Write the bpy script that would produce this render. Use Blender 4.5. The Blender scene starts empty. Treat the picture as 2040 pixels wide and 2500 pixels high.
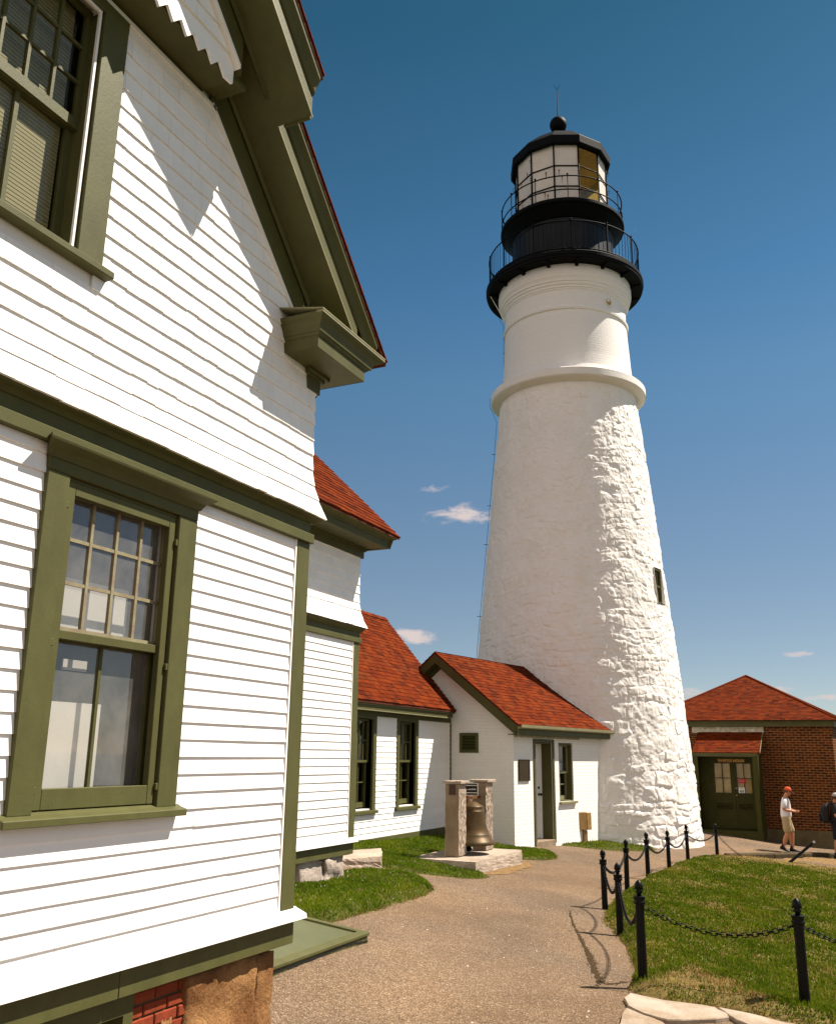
import bpy, bmesh, math, random
import numpy as np
from mathutils import Vector, Matrix
random.seed(7)
rng = np.random.default_rng(7)
S = bpy.context.scene
COL = S.collection
PI = math.pi
R_ = math.radians

# ------------------------------------------------------------------ materials
def nodes_of(name):
    m = bpy.data.materials.new(name); m.use_nodes = True
    nt = m.node_tree
    bs = nt.nodes['Principled BSDF']
    return m, nt, bs
def nd(nt, typ, **kw):
    n = nt.nodes.new(typ)
    for k, v in kw.items():
        if k.startswith('i_'): n.inputs[k[2:].replace('_', ' ')].default_value = v
        else: setattr(n, k, v)
    return n
def ramp(nt, stops):
    n = nt.nodes.new('ShaderNodeValToRGB'); cr = n.color_ramp
    while len(cr.elements) < len(stops): cr.elements.new(0.5)
    for e, (p, c) in zip(cr.elements, stops):
        e.position = p; e.color = (*c, 1)
    return n
def c4(c): return (c[0], c[1], c[2], 1)
def mul(c, k): return tuple(x * k for x in c)

def mat_noise(name, col, rough=.6, amt=.12, scale=6., bump=.15, bscale=60., metal=0., coord='Object', stretch=None, spec=.22, bdist=.01, col2=None):
    m, nt, bs = nodes_of(name); L = nt.links
    tc = nd(nt, 'ShaderNodeTexCoord')
    src = tc.outputs[coord]
    if stretch:
        mp = nd(nt, 'ShaderNodeMapping'); mp.inputs['Scale'].default_value = stretch
        L.new(src, mp.inputs['Vector']); src = mp.outputs['Vector']
    n1 = nd(nt, 'ShaderNodeTexNoise', i_Scale=scale, i_Detail=6., i_Roughness=.65)
    L.new(src, n1.inputs['Vector'])
    hi = mul(col, 1 + amt); lo = col2 if col2 else mul(col, 1 - amt)
    rp = ramp(nt, [(.3, lo), (.7, hi)])
    L.new(n1.outputs['Fac'], rp.inputs['Fac']); L.new(rp.outputs['Color'], bs.inputs['Base Color'])
    bs.inputs['Roughness'].default_value = rough; bs.inputs['Metallic'].default_value = metal
    if spec is not None: bs.inputs['Specular IOR Level'].default_value = spec
    if bump:
        n2 = nd(nt, 'ShaderNodeTexNoise', i_Scale=bscale, i_Detail=5., i_Roughness=.6)
        L.new(src, n2.inputs['Vector'])
        b = nd(nt, 'ShaderNodeBump', i_Strength=bump, i_Distance=bdist)
        L.new(n2.outputs['Fac'], b.inputs['Height']); L.new(b.outputs['Normal'], bs.inputs['Normal'])
    return m

def mat_island(name, stops, rough=.7, nscale=40., namt=.35, bump=.3, bscale=150., spec=.3):
    m, nt, bs = nodes_of(name); L = nt.links
    g = nd(nt, 'ShaderNodeNewGeometry')
    rp = ramp(nt, stops); L.new(g.outputs['Random Per Island'], rp.inputs['Fac'])
    tc = nd(nt, 'ShaderNodeTexCoord')
    n = nd(nt, 'ShaderNodeTexNoise', i_Scale=nscale, i_Detail=5., i_Roughness=.7)
    L.new(tc.outputs['Object'], n.inputs['Vector'])
    mr = nd(nt, 'ShaderNodeMapRange'); mr.inputs['To Min'].default_value = 1 - namt; mr.inputs['To Max'].default_value = 1 + namt
    mr.inputs['From Min'].default_value = .3; mr.inputs['From Max'].default_value = .7
    L.new(n.outputs['Fac'], mr.inputs['Value'])
    mx = nd(nt, 'ShaderNodeVectorMath', operation='SCALE')
    L.new(rp.outputs['Color'], mx.inputs[0]); L.new(mr.outputs['Result'], mx.inputs['Scale'])
    L.new(mx.outputs['Vector'], bs.inputs['Base Color'])
    bs.inputs['Roughness'].default_value = rough; bs.inputs['Specular IOR Level'].default_value = spec
    if bump:
        n2 = nd(nt, 'ShaderNodeTexNoise', i_Scale=bscale, i_Detail=3.)
        L.new(tc.outputs['Object'], n2.inputs['Vector'])
        b = nd(nt, 'ShaderNodeBump', i_Strength=bump, i_Distance=.004)
        L.new(n2.outputs['Fac'], b.inputs['Height']); L.new(b.outputs['Normal'], bs.inputs['Normal'])
    return m

def mat_brick(name, c1, c2, mortar, bw=.215, rh=.072, ms=.011, rough=.8, bump=.6, namt=.25, spec=.2):
    m, nt, bs = nodes_of(name); L = nt.links
    tc = nd(nt, 'ShaderNodeTexCoord')
    nz = nd(nt, 'ShaderNodeTexNoise', i_Scale=3.); L.new(tc.outputs['UV'], nz.inputs['Vector'])
    vm = nd(nt, 'ShaderNodeVectorMath', operation='MULTIPLY_ADD'); vm.inputs[1].default_value = (.012, .012, 0)
    L.new(nz.outputs['Color'], vm.inputs[0]); L.new(tc.outputs['UV'], vm.inputs[2])
    bk = nd(nt, 'ShaderNodeTexBrick', i_Scale=1., i_Mortar_Size=ms, i_Mortar_Smooth=.3, i_Brick_Width=bw, i_Row_Height=rh)
    bk.inputs['Color1'].default_value = c4(c1); bk.inputs['Color2'].default_value = c4(c2); bk.inputs['Mortar'].default_value = c4(mortar)
    L.new(vm.outputs['Vector'], bk.inputs['Vector'])
    n = nd(nt, 'ShaderNodeTexNoise', i_Scale=9., i_Detail=6., i_Roughness=.7); L.new(tc.outputs['UV'], n.inputs['Vector'])
    mr = nd(nt, 'ShaderNodeMapRange'); mr.inputs['To Min'].default_value = 1 - namt; mr.inputs['To Max'].default_value = 1 + namt
    mr.inputs['From Min'].default_value = .3; mr.inputs['From Max'].default_value = .7
    L.new(n.outputs['Fac'], mr.inputs['Value'])
    mx = nd(nt, 'ShaderNodeVectorMath', operation='SCALE')
    L.new(bk.outputs['Color'], mx.inputs[0]); L.new(mr.outputs['Result'], mx.inputs['Scale'])
    L.new(mx.outputs['Vector'], bs.inputs['Base Color'])
    bs.inputs['Roughness'].default_value = rough; bs.inputs['Specular IOR Level'].default_value = spec
    n2 = nd(nt, 'ShaderNodeTexNoise', i_Scale=45., i_Detail=4.); L.new(tc.outputs['UV'], n2.inputs['Vector'])
    ad = nd(nt, 'ShaderNodeMath', operation='MULTIPLY_ADD'); ad.inputs[1].default_value = -1.; 
    L.new(bk.outputs['Fac'], ad.inputs[0]); L.new(n2.outputs['Fac'], ad.inputs[2])
    b = nd(nt, 'ShaderNodeBump', i_Strength=bump, i_Distance=.008)
    L.new(ad.outputs['Value'], b.inputs['Height']); L.new(b.outputs['Normal'], bs.inputs['Normal'])
    return m

def mat_glass(name, tint=(.8, .85, .85), refl=.16, rough=.02):
    m = bpy.data.materials.new(name); m.use_nodes = True; nt = m.node_tree; L = nt.links
    nt.nodes.clear()
    out = nd(nt, 'ShaderNodeOutputMaterial')
    tr = nd(nt, 'ShaderNodeBsdfTransparent'); tr.inputs['Color'].default_value = c4(tint)
    gl = nd(nt, 'ShaderNodeBsdfGlossy'); gl.inputs['Roughness'].default_value = rough
    tc = nd(nt, 'ShaderNodeTexCoord'); n = nd(nt, 'ShaderNodeTexNoise', i_Scale=2.5, i_Detail=1.)
    L.new(tc.outputs['Object'], n.inputs['Vector'])
    b = nd(nt, 'ShaderNodeBump', i_Strength=.06, i_Distance=.02); L.new(n.outputs['Fac'], b.inputs['Height']); L.new(b.outputs['Normal'], gl.inputs['Normal'])
    fr = nd(nt, 'ShaderNodeFresnel', i_IOR=1.5)
    ge = nd(nt, 'ShaderNodeNewGeometry'); io = nd(nt, 'ShaderNodeMath', operation='MULTIPLY_ADD'); io.inputs[1].default_value = -.8333; io.inputs[2].default_value = 1.5
    L.new(ge.outputs['Backfacing'], io.inputs[0]); L.new(io.outputs[0], fr.inputs['IOR'])
    mr = nd(nt, 'ShaderNodeMapRange'); mr.inputs['To Min'].default_value = refl; mr.inputs['From Min'].default_value = .03
    L.new(fr.outputs['Fac'], mr.inputs['Value'])
    mx = nd(nt, 'ShaderNodeMixShader'); L.new(mr.outputs['Result'], mx.inputs['Fac']); L.new(tr.outputs[0], mx.inputs[1]); L.new(gl.outputs[0], mx.inputs[2])
    L.new(mx.outputs[0], out.inputs['Surface'])
    return m

def mat_asphalt():
    m, nt, bs = nodes_of('asphalt'); L = nt.links
    tc = nd(nt, 'ShaderNodeTexCoord')
    v = nd(nt, 'ShaderNodeTexVoronoi', i_Scale=150.); L.new(tc.outputs['Object'], v.inputs['Vector'])
    sep = nd(nt, 'ShaderNodeSeparateColor'); L.new(v.outputs['Color'], sep.inputs['Color'])
    rp = ramp(nt, [(0., (.068, .044, .028)), (.35, (.128, .086, .054)), (.75, (.184, .125, .080)), (.95, (.275, .20, .135)), (1., (.45, .37, .29))])
    L.new(sep.outputs['Red'], rp.inputs['Fac'])
    v2 = nd(nt, 'ShaderNodeTexVoronoi', i_Scale=40.); L.new(tc.outputs['Object'], v2.inputs['Vector'])
    sep2 = nd(nt, 'ShaderNodeSeparateColor'); L.new(v2.outputs['Color'], sep2.inputs['Color'])
    mr0 = nd(nt, 'ShaderNodeMapRange'); mr0.inputs['To Min'].default_value = .86; mr0.inputs['To Max'].default_value = 1.14
    L.new(sep2.outputs['Green'], mr0.inputs['Value'])
    n = nd(nt, 'ShaderNodeTexNoise', i_Scale=.8, i_Detail=5., i_Roughness=.6); L.new(tc.outputs['Object'], n.inputs['Vector'])
    mr = nd(nt, 'ShaderNodeMapRange'); mr.inputs['From Min'].default_value = .3; mr.inputs['From Max'].default_value = .7
    mr.inputs['To Min'].default_value = .8; mr.inputs['To Max'].default_value = 1.14
    L.new(n.outputs['Fac'], mr.inputs['Value'])
    mm = nd(nt, 'ShaderNodeMath', operation='MULTIPLY'); L.new(mr.outputs['Result'], mm.inputs[0]); L.new(mr0.outputs['Result'], mm.inputs[1])
    mx = nd(nt, 'ShaderNodeVectorMath', operation='SCALE')
    n5 = nd(nt, 'ShaderNodeTexNoise', i_Scale=.33, i_Detail=3.); L.new(tc.outputs['Object'], n5.inputs['Vector'])
    r5 = ramp(nt, [(.40, (.86, .885, .93)), (.62, (1.03, 1.0, .96))]); L.new(n5.outputs['Fac'], r5.inputs['Fac'])
    m5 = nd(nt, 'ShaderNodeMix', data_type='RGBA', blend_type='MULTIPLY'); m5.inputs[0].default_value = 1.; L.new(rp.outputs['Color'], m5.inputs[6]); L.new(r5.outputs['Color'], m5.inputs[7])
    L.new(m5.outputs[2], mx.inputs[0]); L.new(mm.outputs['Value'], mx.inputs['Scale'])
    L.new(mx.outputs['Vector'], bs.inputs['Base Color'])
    bs.inputs['Roughness'].default_value = .95; bs.inputs['Specular IOR Level'].default_value = .06
    b = nd(nt, 'ShaderNodeBump', i_Strength=.4, i_Distance=.004); L.new(v.outputs['Distance'], b.inputs['Height']); b.invert = True
    L.new(b.outputs['Normal'], bs.inputs['Normal'])
    return m

def mat_blade(name, stops):
    m = bpy.data.materials.new(name); m.use_nodes = True; nt = m.node_tree; L = nt.links
    nt.nodes.clear(); out = nd(nt, 'ShaderNodeOutputMaterial')
    g = nd(nt, 'ShaderNodeNewGeometry'); rp = ramp(nt, stops)
    tc = nd(nt, 'ShaderNodeTexCoord'); n = nd(nt, 'ShaderNodeTexNoise', i_Scale=1.6, i_Detail=3.); L.new(tc.outputs['Object'], n.inputs['Vector'])
    ma = nd(nt, 'ShaderNodeMath', operation='MULTIPLY_ADD'); ma.inputs[1].default_value = .45
    ma2 = nd(nt, 'ShaderNodeMath', operation='MULTIPLY_ADD'); ma2.inputs[1].default_value = 1.3; ma2.inputs[2].default_value = -.4
    L.new(n.outputs['Fac'], ma2.inputs[0])
    L.new(g.outputs['Random Per Island'], ma.inputs[0]); L.new(ma2.outputs['Value'], ma.inputs[2]); L.new(ma.outputs['Value'], rp.inputs['Fac'])
    d = nd(nt, 'ShaderNodeBsdfDiffuse'); t = nd(nt, 'ShaderNodeBsdfTranslucent'); gl = nd(nt, 'ShaderNodeBsdfGlossy'); gl.inputs['Roughness'].default_value = .45
    for s in (d, t): L.new(rp.outputs['Color'], s.inputs['Color'])
    m1 = nd(nt, 'ShaderNodeMixShader'); m1.inputs['Fac'].default_value = .35; L.new(d.outputs[0], m1.inputs[1]); L.new(t.outputs[0], m1.inputs[2])
    m2 = nd(nt, 'ShaderNodeMixShader'); m2.inputs['Fac'].default_value = .008; L.new(m1.outputs[0], m2.inputs[1]); L.new(gl.outputs[0], m2.inputs[2])
    L.new(m2.outputs[0], out.inputs['Surface'])
    return m

def mat_granite(name, base, dark, light, rough=.8, bump=.5, stain=None):
    m, nt, bs = nodes_of(name); L = nt.links
    tc = nd(nt, 'ShaderNodeTexCoord')
    n = nd(nt, 'ShaderNodeTexNoise', i_Scale=70., i_Detail=4., i_Roughness=.75); L.new(tc.outputs['Object'], n.inputs['Vector'])
    rp = ramp(nt, [(.3, dark), (.45, base), (.58, base), (.72, light)]); L.new(n.outputs['Fac'], rp.inputs['Fac'])
    n3 = nd(nt, 'ShaderNodeTexNoise', i_Scale=3.5, i_Detail=5.); L.new(tc.outputs['Object'], n3.inputs['Vector'])
    mr = nd(nt, 'ShaderNodeMapRange'); mr.inputs['From Min'].default_value = .35; mr.inputs['From Max'].default_value = .65
    L.new(n3.outputs['Fac'], mr.inputs['Value'])
    mx = nd(nt, 'ShaderNodeMix', data_type='RGBA', blend_type='MULTIPLY'); mx.inputs[0].default_value = 1.
    r2 = ramp(nt, [(0., stain or (.75, .72, .68)), (1., (1.05, 1.03, 1.0))]); L.new(mr.outputs['Result'], r2.inputs['Fac'])
    L.new(rp.outputs['Color'], mx.inputs[6]); L.new(r2.outputs['Color'], mx.inputs[7]); L.new(mx.outputs[2], bs.inputs['Base Color'])
    bs.inputs['Roughness'].default_value = rough; bs.inputs['Specular IOR Level'].default_value = .3
    n2 = nd(nt, 'ShaderNodeTexNoise', i_Scale=22., i_Detail=8., i_Roughness=.7); L.new(tc.outputs['Object'], n2.inputs['Vector'])
    b = nd(nt, 'ShaderNodeBump', i_Strength=bump, i_Distance=.03); L.new(n2.outputs['Fac'], b.inputs['Height']); L.new(b.outputs['Normal'], bs.inputs['Normal'])
    return m

GREEN = (.074, .073, .025)
M = {}
M['white'] = mat_island('white_paint', [(0, (.80, .775, .75)), (1, (.84, .82, .80))], rough=.55, nscale=5., namt=.035, bump=.12, bscale=90., spec=.3)
M['white_flat'] = mat_noise('white_trim_paint', (.80, .775, .75), rough=.55, amt=.04, scale=4, bump=.05)
M['green'] = mat_noise('green_paint', GREEN, rough=.55, amt=.15, scale=5, bump=.14, bscale=70, stretch=(1, 1, .6), spec=.16)
M['green_dark'] = mat_noise('green_painted_floor', (.075, .082, .036), rough=.55, amt=.1, scale=6, bump=.1)
M['cream'] = mat_noise('pale_green_lit_edge', (.20, .185, .10), rough=.55, amt=.15, scale=6, bump=.1)
M['shingle'] = mat_island('red_roof_shingle', [(0, (.055, .010, .003)), (.25, (.090, .014, .003)), (.6, (.118, .0175, .003)), (.88, (.140, .025, .004)), (1, (.085, .022, .007))], rough=.9, nscale=28., namt=.4, bump=.5, bscale=160, spec=.04)
M['roof_base'] = mat_noise('roof_underlay', (.08, .014, .004), rough=.9, amt=.3, scale=8)
M['tower'] = mat_noise('tower_white_paint', (.785, .76, .735), rough=.75, amt=.03, scale=1.4, bump=.5, bscale=26., bdist=.03, spec=.2, col2=(.745, .705, .65))
M['tower_brick'] = mat_brick('tower_painted_brick', (.785, .76, .735), (.77, .745, .715), (.755, .725, .69), bw=.25, rh=.085, ms=.012, bump=.45, namt=.03)
M['shed_brick'] = mat_brick('white_painted_brick', (.80, .775, .74), (.785, .76, .72), (.77, .745, .70), bw=.22, rh=.076, ms=.011, bump=.55, namt=.035)
M['brick'] = mat_brick('red_brick', (.128, .028, .006), (.048, .012, .005), (.20, .13, .055), bw=.225, rh=.0815, ms=.010, namt=.3, spec=.05)
M['brick_single'] = mat_noise('old_brick', (.19, .032, .010), rough=.85, amt=.25, scale=12, bump=.4, bscale=50)
M['black'] = mat_noise('black_iron', (.0035, .004, .0045), rough=.6, amt=.3, scale=8, bump=.1, spec=.07)
M['black_post'] = mat_noise('black_enamel', (.0028, .0027, .0028), rough=.42, amt=.2, scale=10, bump=.06, spec=.14)
M['rusty_black'] = mat_noise('weathered_black_iron', (.004, .006, .009), rough=.5, amt=.4, scale=3, bump=.15, spec=.2)
M['glass'] = mat_glass('window_glass', tint=(.97, .97, .96), refl=.10)
def mat_hazy(name, dust, refl):
    m = mat_glass(name, tint=(.95, .96, .95), refl=refl); nt = m.node_tree; L = nt.links
    o = [n for n in nt.nodes if n.type == 'OUTPUT_MATERIAL'][0]; src = o.inputs['Surface'].links[0].from_socket
    d = nd(nt, 'ShaderNodeBsdfDiffuse'); d.inputs['Color'].default_value = (.62, .6, .56, 1); x = nd(nt, 'ShaderNodeMixShader')
    tc = nd(nt, 'ShaderNodeTexCoord'); n = nd(nt, 'ShaderNodeTexNoise', i_Scale=3.5, i_Detail=6., i_Roughness=.7); L.new(tc.outputs['Object'], n.inputs['Vector'])
    r = nd(nt, 'ShaderNodeMapRange'); r.inputs['From Min'].default_value = .35; r.inputs['From Max'].default_value = .75; r.inputs['To Min'].default_value = dust * .6; r.inputs['To Max'].default_value = dust * 1.6; L.new(n.outputs['Fac'], r.inputs['Value'])
    L.new(r.outputs['Result'], x.inputs['Fac']); L.new(src, x.inputs[1]); L.new(d.outputs[0], x.inputs[2]); L.new(x.outputs[0], o.inputs['Surface']); return m
M['glass_hazy'] = mat_hazy('hazy_old_glass', .12, .13)
M['glass_door'] = mat_glass('door_glass', tint=(.9, .92, .88), refl=.02)
M['green_shaded'] = mat_noise('shaded_green_paint', (.040, .039, .008), rough=.6, amt=.15, scale=5, bump=.12, spec=.1)  # trim green darkened; the porch's deep shade is put into the colour
M['glass_dark'] = mat_glass('window_glass_plain', tint=(.96, .97, .96), refl=.045)
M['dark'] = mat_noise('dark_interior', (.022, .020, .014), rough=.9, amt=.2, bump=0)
M['interior'] = mat_noise('room_interior', (.16, .14, .10), rough=.9, amt=.2, bump=0)
M['curtain'] = mat_noise('white_window_board', (.50, .47, .43), rough=.8, amt=.04, scale=3, bump=.05)
M['asphalt'] = mat_asphalt()
M['earth'] = mat_noise('bare_earth', (.15, .10, .055), rough=.95, spec=.03, amt=.4, scale=7, bump=.6, bscale=40, bdist=.03)
M['straw'] = mat_noise('dry_earth', (.19, .12, .055), rough=.95, spec=.03, amt=.45, scale=14, bump=.7, bscale=60, bdist=.02)
M['soil'] = mat_noise('lawn_soil', (.060, .062, .016), rough=.95, spec=.03, amt=.4, scale=12, bump=.5, bscale=60)
M['soil_dry'] = mat_noise('dry_lawn_soil', (.135, .10, .036), rough=.95, amt=.4, scale=12, bump=.5, bscale=60, spec=.03)
M['blade'] = mat_blade('grass_blade', [(0, (.048, .088, .003)), (.35, (.082, .135, .003)), (.62, (.125, .180, .006)), (.82, (.18, .205, .010)), (1, (.28, .22, .035))])
M['blade_old'] = mat_blade('grass_blade_dry', [(0, (.044, .080, .003)), (.35, (.074, .120, .003)), (.6, (.112, .155, .006)), (.8, (.165, .175, .012)), (1, (.26, .19, .035))])
M['blade_straw'] = mat_blade('straw_blade', [(0, (.16, .09, .03)), (.4, (.28, .17, .06)), (.8, (.42, .28, .12)), (1, (.12, .11, .02))])
M['granite'] = mat_granite('grey_granite', (.25, .19, .125), (.10, .07, .04), (.38, .31, .23))
M['granite_rough'] = mat_granite('rough_granite', (.42, .345, .28), (.17, .12, .085), (.56, .48, .41), bump=1.)
M['flag'] = mat_granite('flagstone', (.36, .305, .25), (.26, .21, .165), (.43, .37, .31), bump=.4, stain=(.72, .62, .5))
M['fieldstone'] = mat_granite('brown_fieldstone', (.30, .155, .055), (.13, .06, .02), (.46, .32, .17), bump=1., stain=(.55, .42, .28))
M['palestone'] = mat_granite('pale_foundation_stone', (.42, .36, .32), (.22, .17, .14), (.56, .5, .46), bump=.9)
M['bronze'] = mat_noise('bronze_bell', (.080, .042, .015), rough=.42, amt=.25, scale=4, bump=.1, metal=.3, stretch=(1, 1, 2), col2=(.040, .034, .013))
M['plaque'] = mat_noise('bronze_plaque', (.05, .032, .014), rough=.45, amt=.4, scale=30, bump=.6, bscale=45, metal=.5)
M['brown_plaque'] = mat_noise('brown_metal_plaque', (.055, .022, .012), rough=.5, amt=.3, scale=30, bump=.3)
M['wood'] = mat_noise('weathered_oak', (.28, .165, .06), rough=.7, amt=.25, scale=6, bump=.25, stretch=(6, 6, .8))
M['wood_dark'] = mat_noise('sign_wood', (.12, .05, .015), rough=.65, amt=.25, scale=10, bump=.2)
M['timber'] = mat_noise('kerb_timber', (.05, .034, .012), rough=.9, amt=.4, scale=8, bump=.5)
M['gold'] = mat_noise('yellow_lettering', (.75, .55, .14), rough=.6, amt=.1, bump=0)
M['white_letter'] = mat_noise('white_lettering', (.7, .68, .64), rough=.6, amt=.03, bump=0)
M['black_flat'] = mat_noise('black_sign_face', (.012, .012, .013), rough=.6, amt=.1, bump=0)
M['red_sign'] = mat_noise('red_notice', (.42, .02, .015), rough=.5, amt=.06, bump=0)
M['silver'] = mat_noise('galvanised_steel', (.45, .45, .44), rough=.4, amt=.15, scale=15, bump=.1, metal=.9)
M['brass'] = mat_noise('brass_knob', (.55, .42, .22), rough=.3, amt=.1, bump=0, metal=.9)
M['dark_metal'] = mat_noise('dark_lock_metal', (.03, .028, .025), rough=.4, amt=.2, bump=0, metal=.6)
M['door_white'] = mat_noise('white_door_paint', (.74, .74, .74), rough=.5, amt=.03, bump=.04)
M['pane_white'] = mat_noise('white_lantern_panel', (.62, .565, .50), rough=.45, amt=.07, scale=2.5, bump=.05, spec=.5)
M['rust'] = mat_noise('rust_spot', (.16, .065, .02), rough=.8, amt=.4, scale=30, bump=.2)
M['ochre'] = mat_noise('ochre_lantern_interior', (.40, .26, .07), rough=.6, amt=.2, scale=5, bump=.05)
M['concrete'] = mat_granite('old_concrete', (.115, .092, .042), (.065, .05, .024), (.16, .13, .07), bump=.5)
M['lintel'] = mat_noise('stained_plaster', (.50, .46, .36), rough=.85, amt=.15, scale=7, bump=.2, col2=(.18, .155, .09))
M['skin'] = mat_noise('skin', (.42, .19, .10), rough=.55, amt=.06, scale=8, bump=.05)
M['tee'] = mat_noise('white_cotton', (.60, .58, .60), rough=.9, amt=.05, scale=9, bump=.3, bscale=18, bdist=.02)
M['khaki'] = mat_noise('khaki_cotton', (.34, .255, .14), rough=.9, amt=.1, scale=9, bump=.4, bscale=18, bdist=.02)
M['navy'] = mat_noise('dark_cotton', (.013, .013, .015), rough=.9, amt=.2, scale=9, bump=.3, bscale=18)
M['orange'] = mat_noise('orange_cap_cloth', (.52, .075, .02), rough=.85, amt=.06, bump=.1)
M['cap_dark'] = mat_noise('dark_cap_front', (.05, .012, .015), rough=.85, amt=.06, bump=.1)
M['greycap'] = mat_noise('grey_cap_cloth', (.36, .34, .33), rough=.85, amt=.06, bump=.1)
M['hair'] = mat_noise('brown_hair', (.07, .03, .012), rough=.6, amt=.3, scale=40, bump=.4)
M['shoe'] = mat_noise('black_shoe', (.012, .012, .013), rough=.5, amt=.2, bump=.1)
M['sole'] = mat_noise('pale_shoe_sole', (.5, .48, .45), rough=.6, amt=.1, bump=0)
M['pack'] = mat_noise('black_nylon', (.010, .010, .011), rough=.6, amt=.3, scale=10, bump=.3, bscale=25)
M['sea'] = mat_noise('sea_water', (.015, .045, .07), rough=.12, amt=.2, scale=.05, bump=.4, bscale=.6, bdist=.2)
M['far'] = mat_noise('far_turf', (.055, .07, .018), rough=.95, amt=.4, scale=.4, bump=.4, bscale=6, bdist=.05)
M['kerbside'] = M['timber']

# ------------------------------------------------------------------ mesh helper
ORG = {}
class MB:
    def __init__(s): s.v = []; s.f = []
    def poly(s, pts):
        i = len(s.v); s.v.extend([tuple(p) for p in pts]); s.f.append(tuple(range(i, i + len(pts))))
    def hexa(s, a):      # bottom ring 4 + top ring 4
        i = len(s.v); s.v.extend([tuple(p) for p in a])
        for q in ((3, 2, 1, 0), (4, 5, 6, 7), (0, 1, 5, 4), (1, 2, 6, 5), (2, 3, 7, 6), (3, 0, 4, 7)):
            s.f.append(tuple(i + k for k in q))
    def box(s, x0, x1, y0, y1, z0, z1):
        s.hexa([(x0, y0, z0), (x1, y0, z0), (x1, y1, z0), (x0, y1, z0), (x0, y0, z1), (x1, y0, z1), (x1, y1, z1), (x0, y1, z1)])
    def fbox(s, F, u0, u1, d0, d1, z0, z1):
        s.hexa([F(u0, d1, z0), F(u1, d1, z0), F(u1, d0, z0), F(u0, d0, z0), F(u0, d1, z1), F(u1, d1, z1), F(u1, d0, z1), F(u0, d0, z1)])
    def prism(s, pts, vec):
        n = len(pts); i = len(s.v)
        s.v.extend([tuple(p) for p in pts]); s.v.extend([tuple(Vector(p) + Vector(vec)) for p in pts])
        s.f.append(tuple(range(i + n - 1, i - 1, -1))); s.f.append(tuple(range(i + n, i + 2 * n)))
        for k in range(n):
            s.f.append((i + k, i + (k + 1) % n, i + n + (k + 1) % n, i + n + k))
    def loft(s, rings, cap=True, closed=True):
        n = len(rings[0]); i = len(s.v)
        for r in rings: s.v.extend([tuple(p) for p in r])
        for a in range(len(rings) - 1):
            for k in range(n if closed else n - 1):
                k2 = (k + 1) % n
                s.f.append((i + a * n + k, i + a * n + k2, i + (a + 1) * n + k2, i + (a + 1) * n + k))
        if cap and closed:
            s.f.append(tuple(range(i + n - 1, i - 1, -1))); e = i + (len(rings) - 1) * n
            s.f.append(tuple(range(e, e + n)))
    def tube(s, pts, r, n=8, cap=True):
        pts = [Vector(p) for p in pts]; rings = []
        ref = Vector((0, 0, 1))
        for k, p in enumerate(pts):
            t = (pts[min(k + 1, len(pts) - 1)] - pts[max(k - 1, 0)]).normalized()
            rf = ref if abs(t.dot(ref)) < .95 else Vector((1, 0, 0))
            a = t.cross(rf).normalized(); b = t.cross(a).normalized()
            rr = r[k] if isinstance(r, (list, tuple)) else r
            rings.append([p + (a * math.cos(2 * PI * j / n) + b * math.sin(2 * PI * j / n)) * rr for j in range(n)])
        s.loft(rings, cap)
    def ring_tube(s, c, R, r, n=64, m=6):
        i = len(s.v)
        for k in range(n):
            a = 2 * PI * k / n
            for j in range(m):
                b = 2 * PI * j / m; rr = R + r * math.cos(b)
                s.v.append((c[0] + rr * math.cos(a), c[1] + rr * math.sin(a), c[2] + r * math.sin(b)))
        for k in range(n):
            for j in range(m):
                k2 = (k + 1) % n; j2 = (j + 1) % m
                s.f.append((i + k * m + j, i + k2 * m + j, i + k2 * m + j2, i + k * m + j2))
    def lathe(s, prof, c=(0, 0, 0), n=48, a0=0.):
        rings = [[(c[0] + r * math.cos(a0 + 2 * PI * k / n), c[1] + r * math.sin(a0 + 2 * PI * k / n), c[2] + z) for k in range(n)] for r, z in prof]
        s.loft(rings, cap=True)
    def link(s, c, t, up, L, W, r, n=12, m=5):
        t = Vector(t).normalized(); up = Vector(up); b = (up - t * up.dot(t)).normalized(); nn = t.cross(b); c = Vector(c)
        i = len(s.v); h = L / 2 - W / 2
        for k in range(n):
            a = 2 * PI * k / n; ca, sa = math.cos(a), math.sin(a)
            p = c + t * (ca * W / 2 + (h if ca > 0 else -h)) + b * (sa * W / 2); o = t * ca + b * sa
            for j in range(m):
                q = 2 * PI * j / m; s.v.append(tuple(p + o * (math.cos(q) * r) + nn * (math.sin(q) * r)))
        for k in range(n):
            for j in range(m):
                k2 = (k + 1) % n; j2 = (j + 1) % m
                s.f.append((i + k * m + j, i + k2 * m + j, i + k2 * m + j2, i + k * m + j2))
    def build(s, name, mat, parent=None, smooth=False, bevel=0., flip=False, angle=None):
        org = ORG.get(parent, Vector((0, 0, 0))) if parent else Vector((0, 0, 0))
        me = bpy.data.meshes.new(name)
        vs = [(p[0] - org[0], p[1] - org[1], p[2] - org[2]) for p in s.v]
        me.from_pydata(vs, [], s.f); me.update()
        finish(me, mat, smooth)
        o = bpy.data.objects.new(name, me); COL.objects.link(o)
        if parent: o.parent = parent
        ORG[o] = org
        if bevel:
            b = o.modifiers.new('bevel', 'BEVEL'); b.width = bevel; b.segments = 1; b.limit_method = 'ANGLE'; b.angle_limit = R_(40)
        return o
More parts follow.
